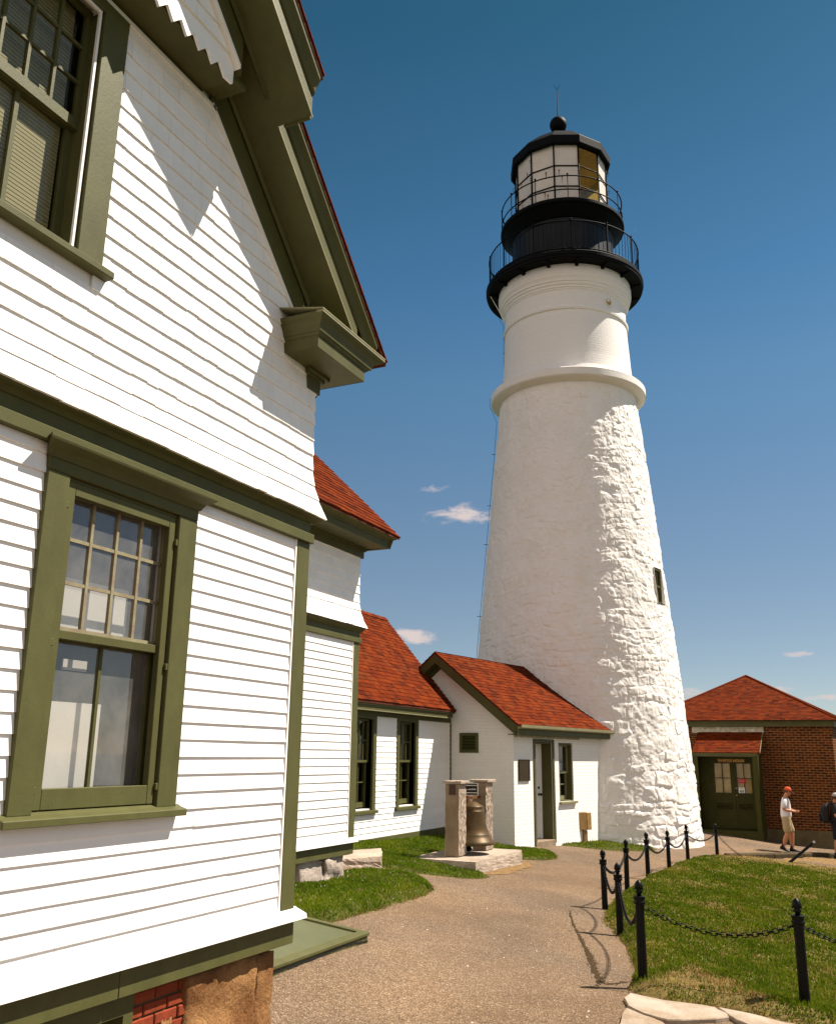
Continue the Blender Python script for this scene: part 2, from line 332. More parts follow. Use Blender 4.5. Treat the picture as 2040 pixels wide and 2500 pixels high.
def finish(me, mat, smooth=False):
    bm = bmesh.new(); bm.from_mesh(me); bmesh.ops.recalc_face_normals(bm, faces=bm.faces); bm.to_mesh(me); bm.free()
    if isinstance(mat, (list, tuple)):
        for x in mat: me.materials.append(x)
    elif mat: me.materials.append(mat)
    uvl = me.uv_layers.new(name='UVMap')
    n = len(me.loops)
    li = np.zeros(n, np.int32); me.loops.foreach_get('vertex_index', li)
    co = np.zeros(len(me.vertices) * 3, np.float32); me.vertices.foreach_get('co', co); co = co.reshape(-1, 3)
    pn = np.zeros(len(me.polygons) * 3, np.float32); me.polygons.foreach_get('normal', pn); pn = pn.reshape(-1, 3)
    lt = np.zeros(len(me.polygons), np.int32); me.polygons.foreach_get('loop_total', lt)
    N = np.repeat(pn, lt, axis=0); Pp = co[li]
    t = np.stack([-N[:, 1], N[:, 0], np.zeros(n)], 1); l = np.linalg.norm(t, axis=1)
    flat = l < .05; t[flat] = (1, 0, 0); l[flat] = 1; t /= l[:, None]
    b = np.cross(N, t)
    uv = np.stack([(Pp * t).sum(1), (Pp * b).sum(1)], 1).astype(np.float32)
    uvl.data.foreach_set('uv', uv.ravel())
    if smooth:
        me.polygons.foreach_set('use_smooth', np.ones(len(me.polygons), bool))
    me.update()
def empty(name, loc, label, cat, group=None):
    o = bpy.data.objects.new(name, None); COL.objects.link(o); o.location = loc; o.empty_display_size = .2
    ORG[o] = Vector(loc); o['label'] = label; o['category'] = cat
    if group: o['group'] = group
    return o
def tag(o, label, cat, group=None):
    o['label'] = label; o['category'] = cat
    if group: o['group'] = group
    return o
def struct(o, kind='structure', label=None, cat=None):
    o['kind'] = kind
    if label: o['label'] = label
    if cat: o['category'] = cat
    return o
def frame(O, U, N):
    O = Vector(O); U = Vector(U); N = Vector(N)
    return lambda u, d, z: O + U * u + N * d + Vector((0, 0, z))
def text_mesh(txt, size, F, u, d, z, thick=.004, align='CENTER', shear=0.):
    cu = bpy.data.curves.new('lettering', 'FONT'); cu.body = txt; cu.size = size; cu.align_x = align; cu.align_y = 'CENTER'; cu.extrude = thick; cu.shear = shear
    o = bpy.data.objects.new('lettering', cu); COL.objects.link(o)
    bpy.context.view_layer.update()
    me = bpy.data.meshes.new_from_object(o.evaluated_get(bpy.context.evaluated_depsgraph_get()))
    bpy.data.objects.remove(o); 
    mb = MB(); mb.v = [tuple(F(u + p.co.x, d + p.co.z, z + p.co.y)) for p in me.vertices]
    mb.f = [tuple(p.vertices) for p in me.polygons]
    bpy.data.meshes.remove(me); bpy.data.curves.remove(cu)
    return mb

# ------------------------------------------------------------------ ground shape
PS = [-1.708500, -0.067977, 0.104092, -0.000435, 0.001104, 0.001219]
def gza(x, y):
    x = np.asarray(x, float); y = np.asarray(y, float)
    xc = np.clip(x, -4, 38); yc = np.clip(y, -8, 11)
    z = PS[0] + PS[1] * xc + PS[2] * yc + PS[3] * xc * yc + PS[4] * xc * xc + PS[5] * yc * yc
    G = lambda a, b, r: np.exp(-((x - a) ** 2 + (y - b) ** 2) / r ** 2)
    return z - .2 * G(5.6, 3.6, 1.4) + .15 * G(8.2, .8, 1.2) - .17 * G(34.5, 1.8, 3.) + .08 * G(28, 2, 3.5)
def gz(x, y): return float(gza(x, y))

# ------------------------------------------------------------------ siding, shingles, roofs
def siding(mb, F, u0, u1, zs, holes=(), thick=.014, uL=None, uR=None, seg=.7, jit=.0017, outs=None, lap=.012, joints=True):
    """overlapping boards; zs = list of board bottom heights (last = top)"""
    for k in range(len(zs) - 1):
        z0, z1 = zs[k], zs[k + 1]
        a = uL(z0) if uL else u0; b = uR(z0) if uR else u1
        a2 = uL(z1) if uL else u0; b2 = uR(z1) if uR else u1
        spans = [(a, b, a2, b2)]
        for (h0, h1, hz0, hz1) in holes:
            if z1 > hz0 + .005 and z0 < hz1 - .005:
                ns = []
                for (p, q, p2, q2) in spans:
                    if h1 <= p or h0 >= q: ns.append((p, q, p2, q2)); continue
                    if h0 > p: ns.append((p, h0, p2, h0))
                    if h1 < q: ns.append((h1, q, h1, q2))
                spans = ns
        o0 = outs[k] if outs else 0.; o1 = outs[k + 1] if outs else 0.
        if joints:
            ns = []
            for (p, q, p2, q2) in spans:
                x = p + random.uniform(.4, 3.6); prev, prev2 = p, p2
                while x < q - .3 and prev < x - .25:
                    ns.append((prev, x - .0012, prev2, x - .0012)); prev = prev2 = x + .0012; x += random.uniform(1.2, 3.8)
                ns.append((prev, q, prev2, q2))
            spans = ns
        for (p, q, p2, q2) in spans:
            if q - p < .01: continue
            n = max(1, int((q - p) / seg)); i = len(mb.v)
            for j in range(n + 1):
                t = j / n; uu = p + (q - p) * t; u2 = p2 + (q2 - p2) * t
                jz = random.uniform(-jit, jit); jd = random.uniform(-jit, jit)
                mb.v.append(tuple(F(uu, -.012 + o0, z0 + jz)))
                mb.v.append(tuple(F(uu, thick + o0 + jd, z0 + jz)))
                mb.v.append(tuple(F(u2, .0015 + o1, z1 + lap)))
            for j in range(n):
                b0 = i + 3 * j
                mb.f.append((b0, b0 + 3, b0 + 4, b0 + 1)); mb.f.append((b0 + 1, b0 + 4, b0 + 5, b0 + 2))
            mb.f.append((i, i + 1, i + 2)); e = i + 3 * n; mb.f.append((e + 2, e + 1, e))
def wall_shingles(mb, F, uLf, uRf, zs, holes=(), thick=.016, outs=None, w=(.09, .21), jz=.004):
    """individual painted shingles, each an island"""
    for k in range(len(zs) - 1):
        z0, z1 = zs[k], zs[k + 1]; o0 = outs[k] if outs else 0.; o1 = outs[k + 1] if outs else 0.
        u = uLf(z0) - random.uniform(0, .1); end = uRf(z0)
        while u < end - .004:
            ww = random.uniform(*w); q = min(u + ww, end); p = max(u, uLf(z0)); u = u + ww
            if end - q < .05: q = end; u = end
            if q - p < .004: continue
            if any(q > h0 and p < h1 and z1 > hz0 and z0 < hz1 for h0, h1, hz0, hz1 in holes):
                for h0, h1, hz0, hz1 in holes:
                    if q > h0 and p < h1:
                        if p < h0: q = h0
                        elif q > h1: p = h1
                        else: q = p
                if q - p < .004: continue
            a = random.uniform(-jz, jz); t = thick + random.uniform(-.0015, .0015); g = .0012
            q2 = min(q, uRf(z1 + .012) if q >= end - .001 else q)
            p1, q1 = p + g, q - (g if q < end - .001 else 0)
            i = len(mb.v)
            mb.v += [tuple(F(p1, -.012 + o0, z0 + a)), tuple(F(q1, -.012 + o0, z0 + a)), tuple(F(p1, t + o0, z0 + a)), tuple(F(q1, t + o0, z0 + a)), tuple(F(max(p1, min(uLf(z1), q1)), .002 + o1, z1 + .014)), tuple(F(max(q2 - g, p1), .002 + o1, z1 + .014))]
            mb.f += [(i, i + 1, i + 3, i + 2), (i + 2, i + 3, i + 5, i + 4), (i, i + 2, i + 4), (i + 1, i + 5, i + 3)]
def roof_tabs(mb, O, U, Vv, rangef, vmax, course=.127, tab=(.12, .26), lift=.012, v0=0.):
    """asphalt tabs on a slope: O lower-left, U along the eave, Vv up the slope (unit)"""
    O = Vector(O); U = Vector(U).normalized(); Vv = Vector(Vv).normalized(); Nn = U.cross(Vv).normalized()
    if Nn.z < 0: Nn = -Nn
    v = v0
    while v < vmax - .02:
        vt = min(v + course, vmax); a, b = rangef(v); a2, b2 = rangef(vt)
        u = a - random.uniform(0, .3)
        while u < b:
            w = random.uniform(*tab); p, q = max(u, a), min(u + w, b); u += w
            if q - p < .012: continue
            l = lift + random.uniform(-.003, .004); dv = random.uniform(-.004, .004)
            pa, qa = max(p, a2), min(q, b2)
            if qa < pa: pa = qa = min(max((p + q) / 2, min(a2, b2)), max(a2, b2))
            base = O + Vv * (v + dv); top = O + Vv * (vt + .02)
            i = len(mb.v)
            mb.v += [tuple(base + U * p - Nn * .004), tuple(base + U * q - Nn * .004), tuple(base + U * p + Nn * l), tuple(base + U * q + Nn * l), tuple(top + U * pa + Nn * .003), tuple(top + U * qa + Nn * .003)]
            mb.f += [(i, i + 1, i + 3, i + 2), (i + 2, i + 3, i + 5, i + 4), (i, i + 2, i + 4), (i + 1, i + 5, i + 3)]
        v += course
def sweep(mb, prof, path):
    """profile points are callables of path items -> closed loft"""
    mb.loft([[p(t) for p in prof] for t in path], cap=True)

# ------------------------------------------------------------------ window builder
def sash(mb, F, u0, u1, z0, z1, d, nc, nr, stile=.045, top=.04, bot=.05, mun=.018, dep=.035):
    mb.fbox(F, u0, u0 + stile, d - dep, d, z0, z1); mb.fbox(F, u1 - stile, u1, d - dep, d, z0, z1)
    mb.fbox(F, u0 + stile, u1 - stile, d - dep, d, z0, z0 + bot); mb.fbox(F, u0 + stile, u1 - stile, d - dep, d, z1 - top, z1)
    a0, a1, b0, b1 = u0 + stile, u1 - stile, z0 + bot, z1 - top
    for k in range(1, nc):
        c = a0 + (a1 - a0) * k / nc; mb.fbox(F, c - mun / 2, c + mun / 2, d - dep + .004, d - .004, b0, b1)
    for k in range(1, nr):
        c = b0 + (b1 - b0) * k / nr; mb.fbox(F, a0, a1, d - dep + .007, d - .007, c - mun / 2, c + mun / 2)
def pane(F, u0, u1, z0, z1, d):
    mb = MB(); mb.poly([F(u0, d, z0), F(u1, d, z0), F(u1, d, z1), F(u0, d, z1)]); return mb
def room(F, u0, u1, z0, z1, d0, depth):
    mb = MB()
    P = lambda u, d, z: F(u, d, z)
    a, b = d0, d0 - depth
    mb.poly([P(u0, b, z0), P(u1, b, z0), P(u1, b, z1), P(u0, b, z1)])
    mb.poly([P(u0, a, z0), P(u0, b, z0), P(u0, b, z1), P(u0, a, z1)]); mb.poly([P(u1, a, z0), P(u1, a, z1), P(u1, b, z1), P(u1, b, z0)])
    mb.poly([P(u0, a, z0), P(u1, a, z0), P(u1, b, z0), P(u0, b, z0)]); mb.poly([P(u0, a, z1), P(u0, b, z1), P(u1, b, z1), P(u1, a, z1)])
    return mb

# ------------------------------------------------------------------ camera
RC = [[0.4255297381975176, -0.9048678843903964, 0.011770883926025051], [0.23943469153147307, 0.10003549432776193, -0.9657452709518325], [0.8726943739940006, 0.4137716902755046, 0.25922484048750305]]
FPX = 2208.9165
cam = bpy.data.cameras.new('camera'); camo = bpy.data.objects.new('camera', cam); COL.objects.link(camo)
r, dn, fw = [Vector(v) for v in RC]
mw = Matrix((( r.x, -dn.x, -fw.x, 0), (r.y, -dn.y, -fw.y, 0), (r.z, -dn.z, -fw.z, 0), (0, 0, 0, 1)))
camo.matrix_world = mw
cam.sensor_fit = 'HORIZONTAL'; cam.sensor_width = 36.; cam.lens = 36. * FPX / 2040.
cam.clip_start = .05; cam.clip_end = 20000
S.camera = camo
def pray(px, py):
    return (r * ((px - 1020) / FPX) + dn * ((py - 1250) / FPX) + fw).normalized()

# ------------------------------------------------------------------ light and sky
AZ, EL = R_(-51.), R_(55.2)
tosun = Vector((math.cos(EL) * math.cos(AZ), math.cos(EL) * math.sin(AZ), math.sin(EL)))
sl = bpy.data.lights.new('sun', 'SUN'); sl.energy = 5.0; sl.angle = R_(.53); sl.color = (1., .90, .77)
so = bpy.data.objects.new('sun', sl); COL.objects.link(so); so.rotation_euler = tosun.to_track_quat('Z', 'Y').to_euler(); so.location = tosun * 60

W = bpy.data.worlds.new('World'); S.world = W; W.use_nodes = True
nt = W.node_tree; L = nt.links; nt.nodes.clear()
out = nd(nt, 'ShaderNodeOutputWorld'); bg = nd(nt, 'ShaderNodeBackground'); bg.inputs['Strength'].default_value = .051
sky = nd(nt, 'ShaderNodeTexSky', sky_type='NISHITA'); sky.sun_disc = False; sky.sun_elevation = EL; sky.sun_rotation = R_(141.); sky.altitude = 10; sky.air_density = .7; sky.dust_density = .3; sky.ozone_density = 6.
tint = nd(nt, 'ShaderNodeMix', data_type='RGBA', blend_type='MULTIPLY'); tint.inputs[0].default_value = 1.; L.new(sky.outputs['Color'], tint.inputs[6])
geo = nd(nt, 'ShaderNodeTexCoord'); D = geo.outputs['Generated']
sepd = nd(nt, 'ShaderNodeSeparateXYZ'); L.new(D, sepd.inputs[0])
grade = ramp(nt, [(0., (1.16, .95, .76)), (.13, (1.20, 1.0, .78)), (.24, (1.18, 1.10, .88)), (.39, (.98, 1.22, 1.02)), (.48, (.72, 1.12, 1.02)), (.69, (.36, .82, .70)), (1., (.36, .78, .70))])
L.new(sepd.outputs['Z'], grade.inputs['Fac']); L.new(grade.outputs['Color'], tint.inputs[7])
cn = nd(nt, 'ShaderNodeTexNoise', i_Scale=26., i_Detail=9., i_Roughness=.62, i_Distortion=.5)
mp = nd(nt, 'ShaderNodeMapping'); mp.inputs['Scale'].default_value = (1., 1., 2.6); L.new(D, mp.inputs['Vector']); L.new(mp.outputs['Vector'], cn.inputs['Vector'])
acc = None
for (px, py, sx, sz, k) in ((1135, 1258, .055, .015, 1.05), (1065, 1190, .026, .010, .62), (1012, 1555, .036, .015, 1.1), (1180, 1180, .03, .012, .5), (1955, 1597, .03, .004, .75), (1915, 1686, .020, .007, 1.05), (2010, 1703, .035, .006, 1.), (1690, 1692, .025, .010, 1.0), (930, 1365, .03, .006, .45), (1500, 1690, .2, .012, .6), (820, 1800, .3, .05, .7)):
    c = pray(px, py); th = Vector((-c.y, c.x, 0)).normalized(); tv = c.cross(th)
    d1 = nd(nt, 'ShaderNodeVectorMath', operation='DOT_PRODUCT'); d1.inputs[1].default_value = th / sx; L.new(D, d1.inputs[0])
    d2 = nd(nt, 'ShaderNodeVectorMath', operation='DOT_PRODUCT'); d2.inputs[1].default_value = tv / sz; L.new(D, d2.inputs[0])
    d3 = nd(nt, 'ShaderNodeVectorMath', operation='DOT_PRODUCT'); d3.inputs[1].default_value = c; L.new(D, d3.inputs[0])
    cb = nd(nt, 'ShaderNodeCombineXYZ'); L.new(d1.outputs['Value'], cb.inputs['X']); L.new(d2.outputs['Value'], cb.inputs['Y'])
    ln = nd(nt, 'ShaderNodeVectorMath', operation='LENGTH'); L.new(cb.outputs[0], ln.inputs[0])
    mr = nd(nt, 'ShaderNodeMapRange', interpolation_type='SMOOTHSTEP'); mr.inputs['From Min'].default_value = 1.5; mr.inputs['From Max'].default_value = 0.; mr.inputs['To Max'].default_value = k
    L.new(ln.outputs['Value'], mr.inputs['Value'])
    fr = nd(nt, 'ShaderNodeMath', operation='GREATER_THAN'); fr.inputs[1].default_value = .3; L.new(d3.outputs['Value'], fr.inputs[0])
    m1 = nd(nt, 'ShaderNodeMath', operation='MULTIPLY'); L.new(mr.outputs['Result'], m1.inputs[0]); L.new(fr.outputs[0], m1.inputs[1])
    if acc is None: acc = m1.outputs[0]
    else:
        mxn = nd(nt, 'ShaderNodeMath', operation='MAXIMUM'); L.new(acc, mxn.inputs[0]); L.new(m1.outputs[0], mxn.inputs[1]); acc = mxn.outputs[0]
sub = nd(nt, 'ShaderNodeMath', operation='MULTIPLY_ADD'); sub.inputs[1].default_value = .95; L.new(acc, sub.inputs[0]); 
no = nd(nt, 'ShaderNodeMapRange'); no.inputs['From Min'].default_value = .25; no.inputs['From Max'].default_value = .8; no.inputs['To Min'].default_value = -1.05; no.inputs['To Max'].default_value = .25
L.new(cn.outputs['Fac'], no.inputs['Value']); L.new(no.outputs['Result'], sub.inputs[2])
cl = nd(nt, 'ShaderNodeMapRange', interpolation_type='SMOOTHSTEP'); cl.inputs['From Min'].default_value = 0.; cl.inputs['From Max'].default_value = .75
L.new(sub.outputs[0], cl.inputs['Value'])
mixc = nd(nt, 'ShaderNodeMix', data_type='RGBA'); mixc.inputs[7].default_value = (6.6, 5.7, 5.5, 1)
L.new(cl.outputs['Result'], mixc.inputs[0]); L.new(tint.outputs[2], mixc.inputs[6])
# unseen bright cloud bank, added behind the camera to fill the shaded sides
bk = nd(nt, 'ShaderNodeMapRange', interpolation_type='SMOOTHSTEP'); bk.inputs['From Min'].default_value = -.05; bk.inputs['From Max'].default_value = -.5; L.new(sepd.outputs['X'], bk.inputs['Value'])
bz = nd(nt, 'ShaderNodeMapRange', interpolation_type='SMOOTHSTEP'); bz.inputs['From Min'].default_value = .85; bz.inputs['From Max'].default_value = .45; L.new(sepd.outputs['Z'], bz.inputs['Value'])
bn = nd(nt, 'ShaderNodeTexNoise', i_Scale=4., i_Detail=7., i_Roughness=.55); L.new(mp.outputs['Vector'], bn.inputs['Vector'])
bm_ = nd(nt, 'ShaderNodeMapRange', interpolation_type='SMOOTHSTEP'); bm_.inputs['From Min'].default_value = .36; bm_.inputs['From Max'].default_value = .5; L.new(bn.outputs['Fac'], bm_.inputs['Value'])
b1 = nd(nt, 'ShaderNodeMath', operation='MULTIPLY'); L.new(bk.outputs['Result'], b1.inputs[0]); L.new(bz.outputs['Result'], b1.inputs[1])
b2 = nd(nt, 'ShaderNodeMath', operation='MULTIPLY'); L.new(b1.outputs[0], b2.inputs[0]); L.new(bm_.outputs['Result'], b2.inputs[1])
mixb = nd(nt, 'ShaderNodeMix', data_type='RGBA'); mixb.inputs[7].default_value = (11.5, 9.5, 8.2, 1); L.new(b2.outputs[0], mixb.inputs[0]); L.new(mixc.outputs[2], mixb.inputs[6])
L.new(mixb.outputs[2], bg.inputs['Color']); L.new(bg.outputs[0], out.inputs['Surface'])
S.view_settings.view_transform = 'Standard'; S.view_settings.look = 'None'; S.view_settings.gamma = 1.; S.view_settings.exposure = 1.1
S.view_settings.use_curve_mapping = False
S.cycles.max_bounces = 8; S.cycles.transparent_max_bounces = 12

# ------------------------------------------------------------------ ground, path, sea
def grid_mesh(xs, ys, zf, keep=None):
    X, Y = np.meshgrid(xs, ys, indexing='ij'); Z = zf(X, Y)
    mb = MB(); mb.v = [tuple(p) for p in np.stack([X.ravel(), Y.ravel(), Z.ravel()], 1)]
    m = len(ys)
    for i in range(len(xs) - 1):
        for j in range(m - 1):
            if keep and not keep((xs[i] + xs[i + 1]) / 2, (ys[j] + ys[j + 1]) / 2): continue
            mb.f.append((i * m + j, (i + 1) * m + j, (i + 1) * m + j + 1, i * m + j + 1))
    return mb
def far_z(x, y):
    z = gza(x, y) - .04
    d = np.maximum(np.maximum(-8 - x, x - 46), np.maximum(-14 - y, y - 20)); d = np.clip(d, 0, 60)
    return z + (-15.5 - z) * (1 - np.exp(-(d / 30.) ** 2)) - np.where(d >= 60, 2., 0)
xs = np.concatenate([[-5000, -1500, -400, -150], np.arange(-90, -6, 6), np.arange(-6, 46, .6), np.arange(46, 130, 6), [160, 400, 1500, 5000]])
ys = np.concatenate([[-5000, -1500, -400, -150], np.arange(-90, -14, 6), np.arange(-14, 22, .6), np.arange(22, 110, 6), [160, 400, 1500, 5000]])
struct(grid_mesh(xs, ys, far_z).build('ground', M['far'], smooth=True))
mb = MB(); mb.poly([(-6000, -6000, -14.5), (6000, -6000, -14.5), (6000, 6000, -14.5), (-6000, 6000, -14.5)]); struct(mb.build('sea', M['sea']))
struct(grid_mesh(np.arange(-4, 37.01, .3), np.arange(-4.5, 9.01, .3), lambda x, y: gza(x, y)).build('path', M['asphalt'], smooth=True))

# ------------------------------------------------------------------ lawns
def star_t(poly, c, X, Y):
    """distance ratio of points to the boundary of a star-shaped polygon, and the distance left to it"""
    dx, dy = X - c[0], Y - c[1]; best = np.full(X.shape, 1e9)
    n = len(poly)
    for k in range(n):
        x1, y1 = poly[k][0] - c[0], poly[k][1] - c[1]; x2, y2 = poly[(k + 1) % n][0] - c[0], poly[(k + 1) % n][1] - c[1]
        ex, ey = x2 - x1, y2 - y1
        den = dx * ey - dy * ex; den = np.where(np.abs(den) < 1e-12, 1e-12, den)
        s = (x1 * ey - y1 * ex) / den; t = (x1 * dy - y1 * dx) / den
        ok = (s > 0) & (t >= -1e-6) & (t <= 1 + 1e-6)
        best = np.where(ok & (s < best), s, best)
    t = 1 / best
    return t, (1 - t) * best * np.hypot(dx, dy)
def lawn_height(L_, X, Y):
    t, d = star_t(L_['poly'], L_['c'], X, Y)
    s = np.clip(d / L_['w'], 0, 1); s = s * s * (3 - 2 * s)
    h = gza(X, Y) + np.where(t < 1, L_['h'] * s - .012, 0)
    und = .012 * np.sin(X * 2.3 + 1) * np.sin(Y * 2.9) * s
    return h + und
def smooth_poly(p, n=3, jit=.02):
    p = [np.array(q, float) for q in p]; out = []
    N_ = len(p)
    for k in range(N_):
        p0, p1, p2, p3 = p[k - 1], p[k], p[(k + 1) % N_], p[(k + 2) % N_]
        m = max(2, int(np.linalg.norm(p2 - p1) / .18))
        for j in range(m):
            t = j / m
            q = .5 * ((2 * p1) + (-p0 + p2) * t + (2 * p0 - 5 * p1 + 4 * p2 - p3) * t * t + (-p0 + 3 * p1 - 3 * p2 + p3) * t ** 3)
            out.append(tuple(q + rng.normal(0, jit, 2)))
    return out
def make_lawn(name, L_, label, mats, base_density, hgt=(.016, .044), wid=.0042, bald=None, ref=8.):
    poly = L_['poly']; c = L_['c']; P_ = np.array(poly)
    ts = [1.0, .985, .96, .93, .88, .82, .74, .64, .52, .4, .25, .1]
    V = []; F_ = []
    n = len(poly)
    for t in ts: V += [(c[0] + (q[0] - c[0]) * t, c[1] + (q[1] - c[1]) * t) for q in poly]
    V.append(c); V = np.array(V)
    Z = lawn_height(L_, V[:, 0] * .99999 + c[0] * .00001, V[:, 1] * .99999 + c[1] * .00001); Z[:n] -= .03
    soil_v = np.column_stack([V, Z])
    for a in range(len(ts) - 1):
        for k in range(n): F_.append((a * n + k, a * n + (k + 1) % n, (a + 1) * n + (k + 1) % n, (a + 1) * n + k))
    e = (len(ts) - 1) * n
    for k in range(n): F_.append((e + k, e + (k + 1) % n, len(V) - 1))
    # blades
    lo, hi = P_.min(0), P_.max(0); area = (hi[0] - lo[0]) * (hi[1] - lo[1])
    N0 = int(area * base_density)
    X = rng.uniform(lo[0] - .03, hi[0] + .03, N0); Y = rng.uniform(lo[1] - .03, hi[1] + .03, N0)
    t, d = star_t(poly, c, X, Y)
    D_ = np.hypot(X, Y)
    keep = (t < 1.0) & (rng.random(N0) < np.clip((ref / D_) ** 1.5, 0, 1))
    clump = .5 + .5 * np.sin(X * 9.1 + 2 * np.sin(Y * 5.3)) * np.sin(Y * 8.3 + 2 * np.sin(X * 4.7))
    keep &= rng.random(N0) < (.55 + .45 * clump)
    tone = np.zeros(N0)
    if bald is not None:
        b = bald(X, Y); keep &= rng.random(N0) < (1 - .8 * b); tone = b
    X, Y, d, D_, clump, tone = X[keep], Y[keep], d[keep], D_[keep], clump[keep], tone[keep]; N_ = len(X)
    Zb = lawn_height(L_, X, Y) - .004
    H = rng.uniform(hgt[0], hgt[1], N_) * (.75 + .5 * clump) * np.clip(.55 + d / .25, .55, 1) * (1 - .45 * tone)
    wv = wid * np.clip(D_ / ref, 1, 2.6) * rng.uniform(.7, 1.3, N_)
    a = rng.uniform(0, 2 * PI, N_); lean = H * rng.uniform(.15, .75, N_); la = rng.uniform(0, 2 * PI, N_)
    ox, oy = np.cos(a) * wv, np.sin(a) * wv; lx, ly = np.cos(la) * lean, np.sin(la) * lean
    B = np.zeros((N_, 5, 3))
    B[:, 0] = np.stack([X - ox, Y - oy, Zb], 1); B[:, 1] = np.stack([X + ox, Y + oy, Zb], 1)
    B[:, 2] = np.stack([X + ox * .8 + lx * .35, Y + oy * .8 + ly * .35, Zb + H * .6], 1); B[:, 3] = np.stack([X - ox * .8 + lx * .35, Y - oy * .8 + ly * .35, Zb + H * .6], 1)
    B[:, 4] = np.stack([X + lx, Y + ly, Zb + H], 1)
    nv = len(soil_v); off = nv + 5 * np.arange(N_)
    me = bpy.data.meshes.new(name)
    allv = np.concatenate([soil_v, B.reshape(-1, 3)]).astype(np.float32)
    quads = np.stack([off, off + 1, off + 2, off + 3], 1); tris = np.stack([off + 3, off + 2, off + 4], 1)
    loops = np.concatenate([np.concatenate([np.array(f) for f in F_]), quads.ravel(), tris.ravel()]).astype(np.int32)
    tot = np.concatenate([np.array([len(f) for f in F_]), np.full(N_, 4), np.full(N_, 3)]).astype(np.int32)
    st = np.concatenate([[0], np.cumsum(tot)[:-1]]).astype(np.int32)
    me.vertices.add(len(allv)); me.vertices.foreach_set('co', allv.ravel())
    me.loops.add(len(loops)); me.loops.foreach_set('vertex_index', loops)
    me.polygons.add(len(tot)); me.polygons.foreach_set('loop_start', st); me.polygons.foreach_set('loop_total', tot)
    mi = np.zeros(len(tot), np.int32); straw = (rng.random(N_) < np.clip(tone * 1.1, 0, .92)) | (rng.random(N_) < np.where(d < .10, .45, .03))
    mi[len(F_):len(F_) + N_] = np.where(straw, 2, 1); mi[len(F_) + N_:] = np.where(straw, 2, 1)
    me.polygons.foreach_set('material_index', mi)
    if bald is not None:
        cen = np.array([np.mean(V[list(f)], axis=0) for f in F_]); mi[:len(F_)] = np.where(bald(cen[:, 0], cen[:, 1]) > 9., len(mats), 0); me.polygons.foreach_set('material_index', mi)
    for m in mats + (['straw'] if bald is not None else []): me.materials.append(M[m])
    me.update(calc_edges=True); me.validate()
    o = bpy.data.objects.new(name, me); COL.objects.link(o)
    o['kind'] = 'stuff'; o['label'] = label; o['category'] = 'lawn'
    return o
ISL = dict(poly=smooth_poly([(24.3, 3.42), (22.6, 3.77), (20.2, 3.8), (18.2, 3.82), (16.5, 3.76), (14.4, 3.6), (13.2, 3.43), (12.3, 3.15), (11.4, 2.78), (10.5, 2.46), (9.8, 2.25), (9.15, 2.12), (8.62, 2.02), (8.42, 1.85), (8.30, 1.58), (8.32, 1.25), (8.22, .95), (8.24, .62), (8.35, .2), (8.5, -.6), (9.5, -1.4), (14, -1.6), (22, -.8), (25.4, .4), (25.8, 1.3), (25.6, 2.1), (25.2, 2.8)]), c=(14., 1.5), h=.115, w=.32)
def bald_isl(X, Y):
    b = np.zeros_like(X)
    for (a, c_, r1, r2, k) in ((9.1, 1.45, .62, .36, 1.), (8.6, 1.75, .28, .16, .7), (8.55, 1.05, .3, .25, .7), (9.7, 1.65, .3, .12, .8)):
        b = np.maximum(b, k * np.clip(1.5 - 1.3 * (((X - a) / r1) ** 2 + ((Y - c_) / r2) ** 2), 0, 1))
    b *= .75 + .25 * np.sin(X * 14) * np.sin(Y * 17)
    b = np.maximum(b, np.clip((X - 24.2 + .2 * Y) / 1.2, 0, .95))
    n = np.sin(X * 1.7 + 1.3 * np.sin(Y * 1.1)) * np.sin(Y * 2.3 + X * .6)
    return np.maximum(b, np.clip(n * .4 - .16, 0, .22))
make_lawn('lawn', ISL, 'long grassy mound inside the chain fence with bare straw patches', ['soil_dry', 'blade_old', 'blade_straw'], 6500, bald=bald_isl, ref=9.)
L1 = dict(poly=smooth_poly([(8.45, 5.06), (9.0, 5.07), (9.54, 5.11), (10.23, 5.15), (11.15, 5.24), (12.05, 5.4), (12.44, 5.56), (12.82, 5.88), (12.9, 6.3), (12.6, 6.6), (11.9, 6.75), (11.2, 6.5), (10.0, 6.5), (8.6, 6.5), (8.0, 6.2), (8.0, 5.4)], jit=.015), c=(10.3, 5.85), h=.10, w=.35)
make_lawn('lawn', L1, 'bright green lawn patch in front of the white house wall by the granite step', ['soil', 'blade', 'blade_straw'], 6500, ref=10.)
L2 = dict(poly=smooth_poly([(13.2, 6.72), (13.3, 6.3), (13.55, 5.88), (13.98, 5.56), (14.5, 5.52), (14.68, 5.78), (15.6, 5.95), (17.2, 5.95), (17.7, 6.05), (18.4, 5.75), (19.2, 5.78), (20.1, 6.3), (19.4, 6.9), (19.4, 8.3), (17.5, 8.5), (14.8, 8.6), (13.2, 8.4), (13.2, 7.4)], jit=.015), c=(16.3, 6.9), h=.055, w=.3)
make_lawn('lawn', L2, 'green lawn patch around the fog bell monument', ['soil', 'blade', 'blade_straw'], 5200, ref=12.)
L4 = dict(poly=smooth_poly([(21.5, 6.6), (21.75, 6.2), (22.12, 5.6), (23.0, 5.05), (24.0, 4.75), (24.6, 5.0), (24.4, 5.8), (23.9, 6.4), (22.6, 6.6)], jit=.015), c=(22.9, 5.9), h=.06, w=.3)
make_lawn('lawn', L4, 'thin strip of grass at the foot of the lighthouse tower beside the post box', ['soil', 'blade', 'blade_straw'], 3000, ref=14.)
mb = MB()
